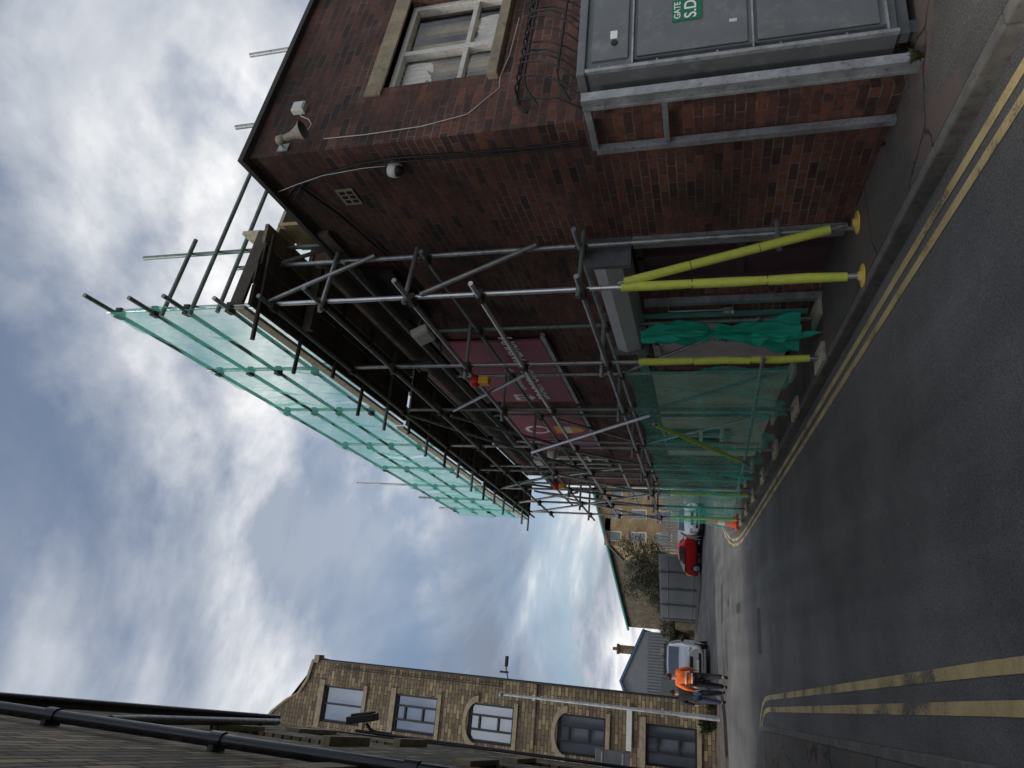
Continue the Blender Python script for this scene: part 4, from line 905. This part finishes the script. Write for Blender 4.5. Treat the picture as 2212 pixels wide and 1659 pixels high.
# ------------------------------------------------------------------ vehicles
def car(name,label,cat,pos,heading,L,W,Hh,paint,van=False,group=None):
    t=thing(name,(0,0,0),label,cat,group)
    mb=MB(); z0=.22
    if van:
        st=[(-L/2,.55,.82,.86,.60),(-L/2+.12,.95,.92,.95,.7),(-L/2+.55,1.12,.96,.98,.9),(-L/2+1.0,1.2,1.0,1.25,.86),(-L/2+1.75,1.22,1.0,Hh-.12,.84),(-L/2+2.1,1.22,1.0,Hh,.84),(L/2-.2,1.22,1.0,Hh,.86),(L/2,1.2,.96,Hh-.1,.84)]
    else:
        st=[(-L/2,.50,.80,.56,.62),(-L/2+.15,.72,.93,.76,.74),(-L/2+.7,.86,1.0,.93,.84),(-L/2+1.15,.92,1.0,1.0,.82),(-L/2+1.85,.93,1.0,Hh-.06,.66),(-L/2+2.4,.94,1.0,Hh,.68),(L/2-1.1,.96,1.0,Hh-.05,.66),(L/2-.35,.98,.98,1.10,.72),(L/2-.05,.9,.92,.98,.74),(L/2,.7,.84,.8,.7)]
    rings=[]
    for x,zb,wf,zt,tf in st:
        w=W/2*wf; wt=W/2*tf if zt>zb+.15 else W/2*wf*.86
        zt=max(zt,zb+.03)
        half=[(0,z0),(w*.8,z0),(w*.97,z0+.12),(w,(z0+zb)/2),(w*.97,zb),(wt*1.02 if zt>zb+.15 else w*.9,zb+(zt-zb)*.8),(wt*.86,zt),(0,zt+.02)]
        ring=[V((x,-y,z)) for y,z in half]+[V((x,y,z)) for y,z in half[-2:0:-1]]
        rings.append(ring)
    n=len(rings[0]); vs=[p for r in rings for p in r]
    fs=[[i*n+k,i*n+(k+1)%n,(i+1)*n+(k+1)%n,(i+1)*n+k] for i in range(len(rings)-1) for k in range(n)]
    mb.add(vs,fs,0,True); mb.add(rings[0],[list(range(n))],0); mb.add(rings[-1],[list(range(n))[::-1]],0)
    body=mb.done('body',[paint],t); sb=body.modifiers.new('s','SUBSURF'); sb.levels=1; sb.render_levels=1
    i0=3
    def lerp(a,b,f): return a+(b-a)*f
    ra,rb=rings[i0],rings[i0+1]
    mb=MB(); off=V((-.03,0,.035))
    m=lambda k,f:lerp(ra[k],rb[k],f)+off
    mb.quad(m(6,.12),m(8,.12),m(8,.92),m(6,.92)); mb.done('windscreen',['glass'],t)
    for sgn,(k1,k2) in ((-1,(4,5)),(1,(10,9))):
        mb=MB()
        seq=rings[i0+1:(-2 if not van else i0+3)]
        for j in range(len(seq)-1):
            a,b=seq[j],seq[j+1]; o=V((0,sgn*.03,0))
            mb.quad(lerp(a[k1],a[k2],.15)+o,lerp(b[k1],b[k2],.15)+o,lerp(b[k1],b[k2],.95)+o,lerp(a[k1],a[k2],.95)+o)
        mb.done('side_window',['glass'],t)
    for sx in (-L/2+.85,L/2-.85):
        for sy in (-1,1):
            y=sy*(W/2-.12); r=.33
            mb=MB(); mb.lathe((sx,y-sy*.1,r),(0,sy,0),[(0,r-.03),(.02,r),(.19,r),(.215,r-.04),(.215,.2)],seg=24); wh=mb.done('wheel',['tyre'],t)
            mb=MB(); mb.lathe((sx,y+sy*.09,r),(0,sy,0),[(0,.21),(.03,.2),(.035,.06)],seg=14); mb.done('rim',['galv'],wh)
    fx=-L/2
    for sy in (-1,1):
        mb=MB(); mb.box((fx+.10,sy*W*.36,.70 if not van else .80),(.16,.26,.17)); mb.done('headlight',['lamp'],t,bevel=.04)
        mb=MB(); mb.box((fx+1.35,sy*(W/2+.09),1.02 if not van else 1.2),(.1,.18,.14)); mb.done('wing_mirror',[paint if not van else 'black'],t,bevel=.03)
    mb=MB(); mb.box((fx+.0,0,.62 if not van else .74),(.08,W*.42,.14)); mb.done('grille',['black'],t,bevel=.01)
    mb=MB(); mb.box((fx+.0,0,.36),(.1,W*.6,.12)); mb.done('lower_grille',['black'],t,bevel=.01)
    mb=MB(); mb.box((fx-.055,0,.46),(.02,.52,.115)); mb.done('number_plate',['plate'],t)
    if van:
        mb=MB()
        for x in (-.3,.6,1.5): mb.tube((x,-.72,Hh+.1),(x,.72,Hh+.1),.02)
        for y in (-.72,.72): mb.tube((-.4,y,Hh+.1),(1.7,y,Hh+.1),.02)
        for x in (-.3,1.5):
            for y in (-.7,.7): mb.tube((x,y,Hh-.05),(x,y,Hh+.1),.015)
        mb.done('roof_rack',['black'],t)
    t.location=pos; t.rotation_euler=(0,0,heading)
    ORG[t.name]=V(pos); return t
car('parked_van','pale silver van with roof rack parked facing down the street','van',gp(-.62,38,.01),math.radians(90-3),4.8,1.9,2.0,'carsilver',van=True)
car('parked_car','bright red hatchback parked by the palisade fence','car',gp(6.15,45.0,.01),math.radians(90+38),4.3,1.85,1.5,'carred',group='cars parked near the palisade fence')
car('parked_car','white car parked by the palisade fence','car',gp(6.85,41.5,.01),math.radians(90-4),4.2,1.8,1.45,'carwhite',group='cars parked near the palisade fence')

# ------------------------------------------------------------------ people
def person(label,pos,heading,h,top,legs,vest=False,hairm='hair',phase=1):
    t=thing('person',(0,0,0),label,'person')
    k=h/1.78
    def v(x,y,z): return V((x*k,y*k,z*k))
    p=phase
    J=dict(pel=v(0,0,.96),waist=v(0,0,1.12),chest=v(0,.02,1.32),neck=v(0,.01,1.50),head0=v(0,.02,1.60),head1=v(0,.03,1.70),
      lh=v(-.10,0,.92),rh=v(.10,0,.92),lk=v(-.11,.14*p,.50),rk=v(.11,-.02*p,.50),la=v(-.11,.20*p,.09),ra=v(.11,-.30*p,.14),lt=v(-.11,.36*p,.04),rt=v(.11,-.16*p,.03),
      ls=v(-.19,.01,1.43),rs=v(.19,.01,1.43),le=v(-.29,-.08*p,1.17),re=v(.29,.04*p,1.17),lw=v(-.30,.04*p,.95),rw=v(.29,.22*p,.99),lp=v(-.30,.06*p,.88),rp=v(.29,.27*p,.93))
    if p<0: J['lt']=v(-.11,-.06,.03); J['la']=v(-.11,-.22,.13); J['rt']=v(.11,.42,.05); J['ra']=v(.11,.28,.09)
    names=list(J); 
    rad=dict(pel=.14,waist=.125,chest=.15,neck=.055,head0=.085,head1=.085,lh=.095,rh=.095,lk=.06,rk=.06,la=.042,ra=.042,lt=.035,rt=.035,ls=.065,rs=.065,le=.042,re=.042,lw=.028,rw=.028,lp=.032,rp=.032)
    ed=[('pel','waist'),('waist','chest'),('chest','neck'),('neck','head0'),('head0','head1'),('pel','lh'),('pel','rh'),('lh','lk'),('rh','rk'),('lk','la'),('rk','ra'),('la','lt'),('ra','rt'),('chest','ls'),('chest','rs'),('ls','le'),('rs','re'),('le','lw'),('re','rw'),('lw','lp'),('rw','rp')]
    pts=[J[n] for n in names]; rr=[rad[n]*k for n in names]; ee=[(names.index(a),names.index(b)) for a,b in ed]
    for side,hp in ((-1,'lp'),(1,'rp')):
        base=names.index(hp)
        for f in range(5):
            sp=(f-1.5)*.016 if f<4 else 0
            ln=[.07,.08,.078,.06,.045][f]
            b=J[hp]+v(0,sp+(.03 if f==4 else 0),-.02 if f<4 else .01); e1=b+v(-side*.01,0,-ln*.55); e2=b+v(-side*.03,0,-ln)
            i=len(pts); pts+= [b,e1,e2]; rr+=[.011*k,.010*k,.009*k]; ee+=[(base,i),(i,i+1),(i+1,i+2)]
    skinobj('body',pts,ee,rr,'skin',t,0,1)
    def sub(nm,ns,es,scale,mat,extra=None):
        pp=[J[n] for n in ns]; r2=[rad[n]*k*scale+.006 for n in ns]
        if extra:
            for a,b in extra.items(): r2[ns.index(a)]=b*k
        return skinobj(nm,pp,[(ns.index(a),ns.index(b)) for a,b in es],r2,mat,t,0,1)
    sub('trousers',['pel','lh','rh','lk','rk','la','ra'],[('pel','lh'),('pel','rh'),('lh','lk'),('rh','rk'),('lk','la'),('rk','ra')],1.15,legs,{'la':.072,'ra':.072,'lk':.095,'rk':.095})
    bulk=1.35 if vest else 1.2
    sub('jacket',['waist','pel','chest','neck','ls','rs','le','re','lw','rw'],[('pel','waist'),('waist','chest'),('chest','neck'),('chest','ls'),('chest','rs'),('ls','le'),('rs','re'),('le','lw'),('re','rw')],bulk,top,{'neck':.07,'lw':.048,'rw':.048,'le':.066,'re':.066,'ls':.092,'rs':.092})
    if vest:
        for z,r in ((1.00,.215),(1.18,.205)):
            mb=MB(); mb.lathe(v(0,.005,z),(0,0,1),[(0,r*k),(.045,r*k)],seg=20,cap2=False); mb.done('reflective_band',['refl'],t)
    for s,a,b in ((-1,'la','lt'),(1,'ra','rt')): skinobj('shoe',[J[a]+v(0,0,-.03),J[b],J[b]+v(0,.06*1,-.005)],[(0,1),(1,2)],[.055*k,.05*k,.04*k],'cloth',t,0,1)
    mb=MB(); hc=v(0,.0,1.68); mb.lathe(hc+v(0,0,-.04),(0,0,1),[(0,.09*k),(.06,.105*k),(.11,.085*k),(.145,.04*k)],seg=16); mb.done('hair',[hairm],t)
    for sx in (-.032,.032):
        mb=MB(); mb.lathe(v(sx,.10,1.665),(0,1,0),[(0,.012),(.012,.008)],seg=8); mb.done('eye',['cloth'],t)
    for sx in (-.095,.095):
        mb=MB(); mb.lathe(v(sx,.02,1.63),(sx,0,.0),[(-.005,.02),(.012,.026)],seg=8); mb.done('ear',['skin'],t)
    mb=MB(); mb.lathe(v(0,.10,1.66),(0,.5,-1),[(0,.008),(.045,.018)],seg=8); mb.done('nose',['skin'],t)
    mb=MB(); mb.lathe(v(0,.095,1.585),(0,1,0),[(0,.022),(.008,.018)],seg=8); mb.done('mouth',['burg'],t)
    t.location=pos; t.rotation_euler=(0,0,heading); return t
person('person in orange hi-vis jacket and dark trousers walking',gp(-.90,24.3,.006),math.radians(8),1.86,'orange','cloth',vest=True,phase=1)
person('person in black jacket and blue jeans walking beside hi-vis worker',gp(-1.42,25.4,.006),math.radians(-6),1.75,'cloth','denim',phase=-1)

# ------------------------------------------------------------------ world
w=bpy.data.worlds.new('World'); scene.world=w; w.use_nodes=True
t=w.node_tree; t.nodes.clear()
class W(NT):
    def __init__(s): s.t=t
wn=W()
sky=wn.n('ShaderNodeTexSky'); sky.sky_type='NISHITA'; sky.sun_disc=False
SE=math.radians(42)
sky.sun_elevation=SE; sky.air_density=1.2; sky.dust_density=1.5
bg1=wn.n('ShaderNodeBackground'); wn.l(sky.outputs[0],bg1.inputs[0]); bg1.inputs[1].default_value=.12
tc=wn.n('ShaderNodeTexCoord'); sp=wn.n('ShaderNodeSeparateXYZ'); wn.l(tc.outputs['Generated'],sp.inputs[0])
zc_=wn.n('ShaderNodeMath',operation='MAXIMUM'); wn.l(sp.outputs[2],zc_.inputs[0]); zc_.inputs[1].default_value=0
za=wn.n('ShaderNodeMath',operation='ADD'); wn.l(zc_.outputs[0],za.inputs[0]); za.inputs[1].default_value=.16
cx=wn.n('ShaderNodeMath',operation='DIVIDE'); wn.l(sp.outputs[0],cx.inputs[0]); wn.l(za.outputs[0],cx.inputs[1])
cy=wn.n('ShaderNodeMath',operation='DIVIDE'); wn.l(sp.outputs[1],cy.inputs[0]); wn.l(za.outputs[0],cy.inputs[1])
cb=wn.n('ShaderNodeCombineXYZ'); wn.l(cx.outputs[0],cb.inputs[0]); wn.l(cy.outputs[0],cb.inputs[1]); cb.inputs[2].default_value=3.7
n1=wn.n('ShaderNodeTexNoise',Scale=1.15,Detail=11.0,Roughness=.56,Distortion=.5); wn.l(cb.outputs[0],n1.inputs['Vector'])
n2=wn.n('ShaderNodeTexNoise',Scale=.8,Detail=8.0,Roughness=.58,Distortion=.3); 
off=wn.n('ShaderNodeVectorMath',operation='ADD'); wn.l(cb.outputs[0],off.inputs[0]); off.inputs[1].default_value=(5.2,1.3,4); wn.l(off.outputs[0],n2.inputs['Vector'])
r1=ramp(wn,n1.outputs[0],[(0.33,(.22,.26,.34)),(0.43,(.35,.39,.47)),(0.52,(.60,.63,.68)),(0.62,(1.02,1.01,1.0))])
bg2=wn.n('ShaderNodeBackground'); wn.l(r1.outputs[0],bg2.inputs[0]); bg2.inputs[1].default_value=1.08
r2=ramp(wn,n2.outputs[0],[(0.42,0.25),(0.52,1.0)])
mx=wn.n('ShaderNodeMixShader'); wn.l(r2.outputs[0],mx.inputs[0]); wn.l(bg1.outputs[0],mx.inputs[1]); wn.l(bg2.outputs[0],mx.inputs[2])
ow=wn.n('ShaderNodeOutputWorld'); wn.l(mx.outputs[0],ow.inputs[0])
sl=bpy.data.lights.new('sun','SUN'); sl.energy=1.9; sl.angle=math.radians(16); sl.color=(1,.94,.86)
so=bpy.data.objects.new('sun',sl); COL.objects.link(so)
az=math.radians(245)
dirv=V((math.sin(az)*math.cos(SE),math.cos(az)*math.cos(SE),math.sin(SE)))
so.rotation_euler=dirv.to_track_quat('Z','Y').to_euler(); so.location=(0,0,20)
sky.sun_rotation=az
# ------------------------------------------------------------------ camera
hd=math.radians(20.4); th=math.radians(15.6); ro=math.radians(.65)
F=V((math.sin(hd)*math.cos(th),math.cos(hd)*math.cos(th),math.sin(th)))
Rr=V((math.cos(hd),-math.sin(hd),0)); U=Rr.cross(F)
U2=U*math.cos(ro)+Rr*math.sin(ro); R2=F.cross(U2)
cam=bpy.data.cameras.new('camera'); cam.sensor_width=36; cam.lens=24.41; cam.clip_end=3000; cam.clip_start=.05
co=bpy.data.objects.new('camera',cam); COL.objects.link(co)
m=Matrix((( -U2.x, R2.x, -F.x,0),(-U2.y,R2.y,-F.y,0),(-U2.z,R2.z,-F.z,1.6),(0,0,0,1)))
co.matrix_world=m
scene.camera=co
scene.view_settings.view_transform='Standard'; scene.view_settings.look='None'; scene.view_settings.exposure=0
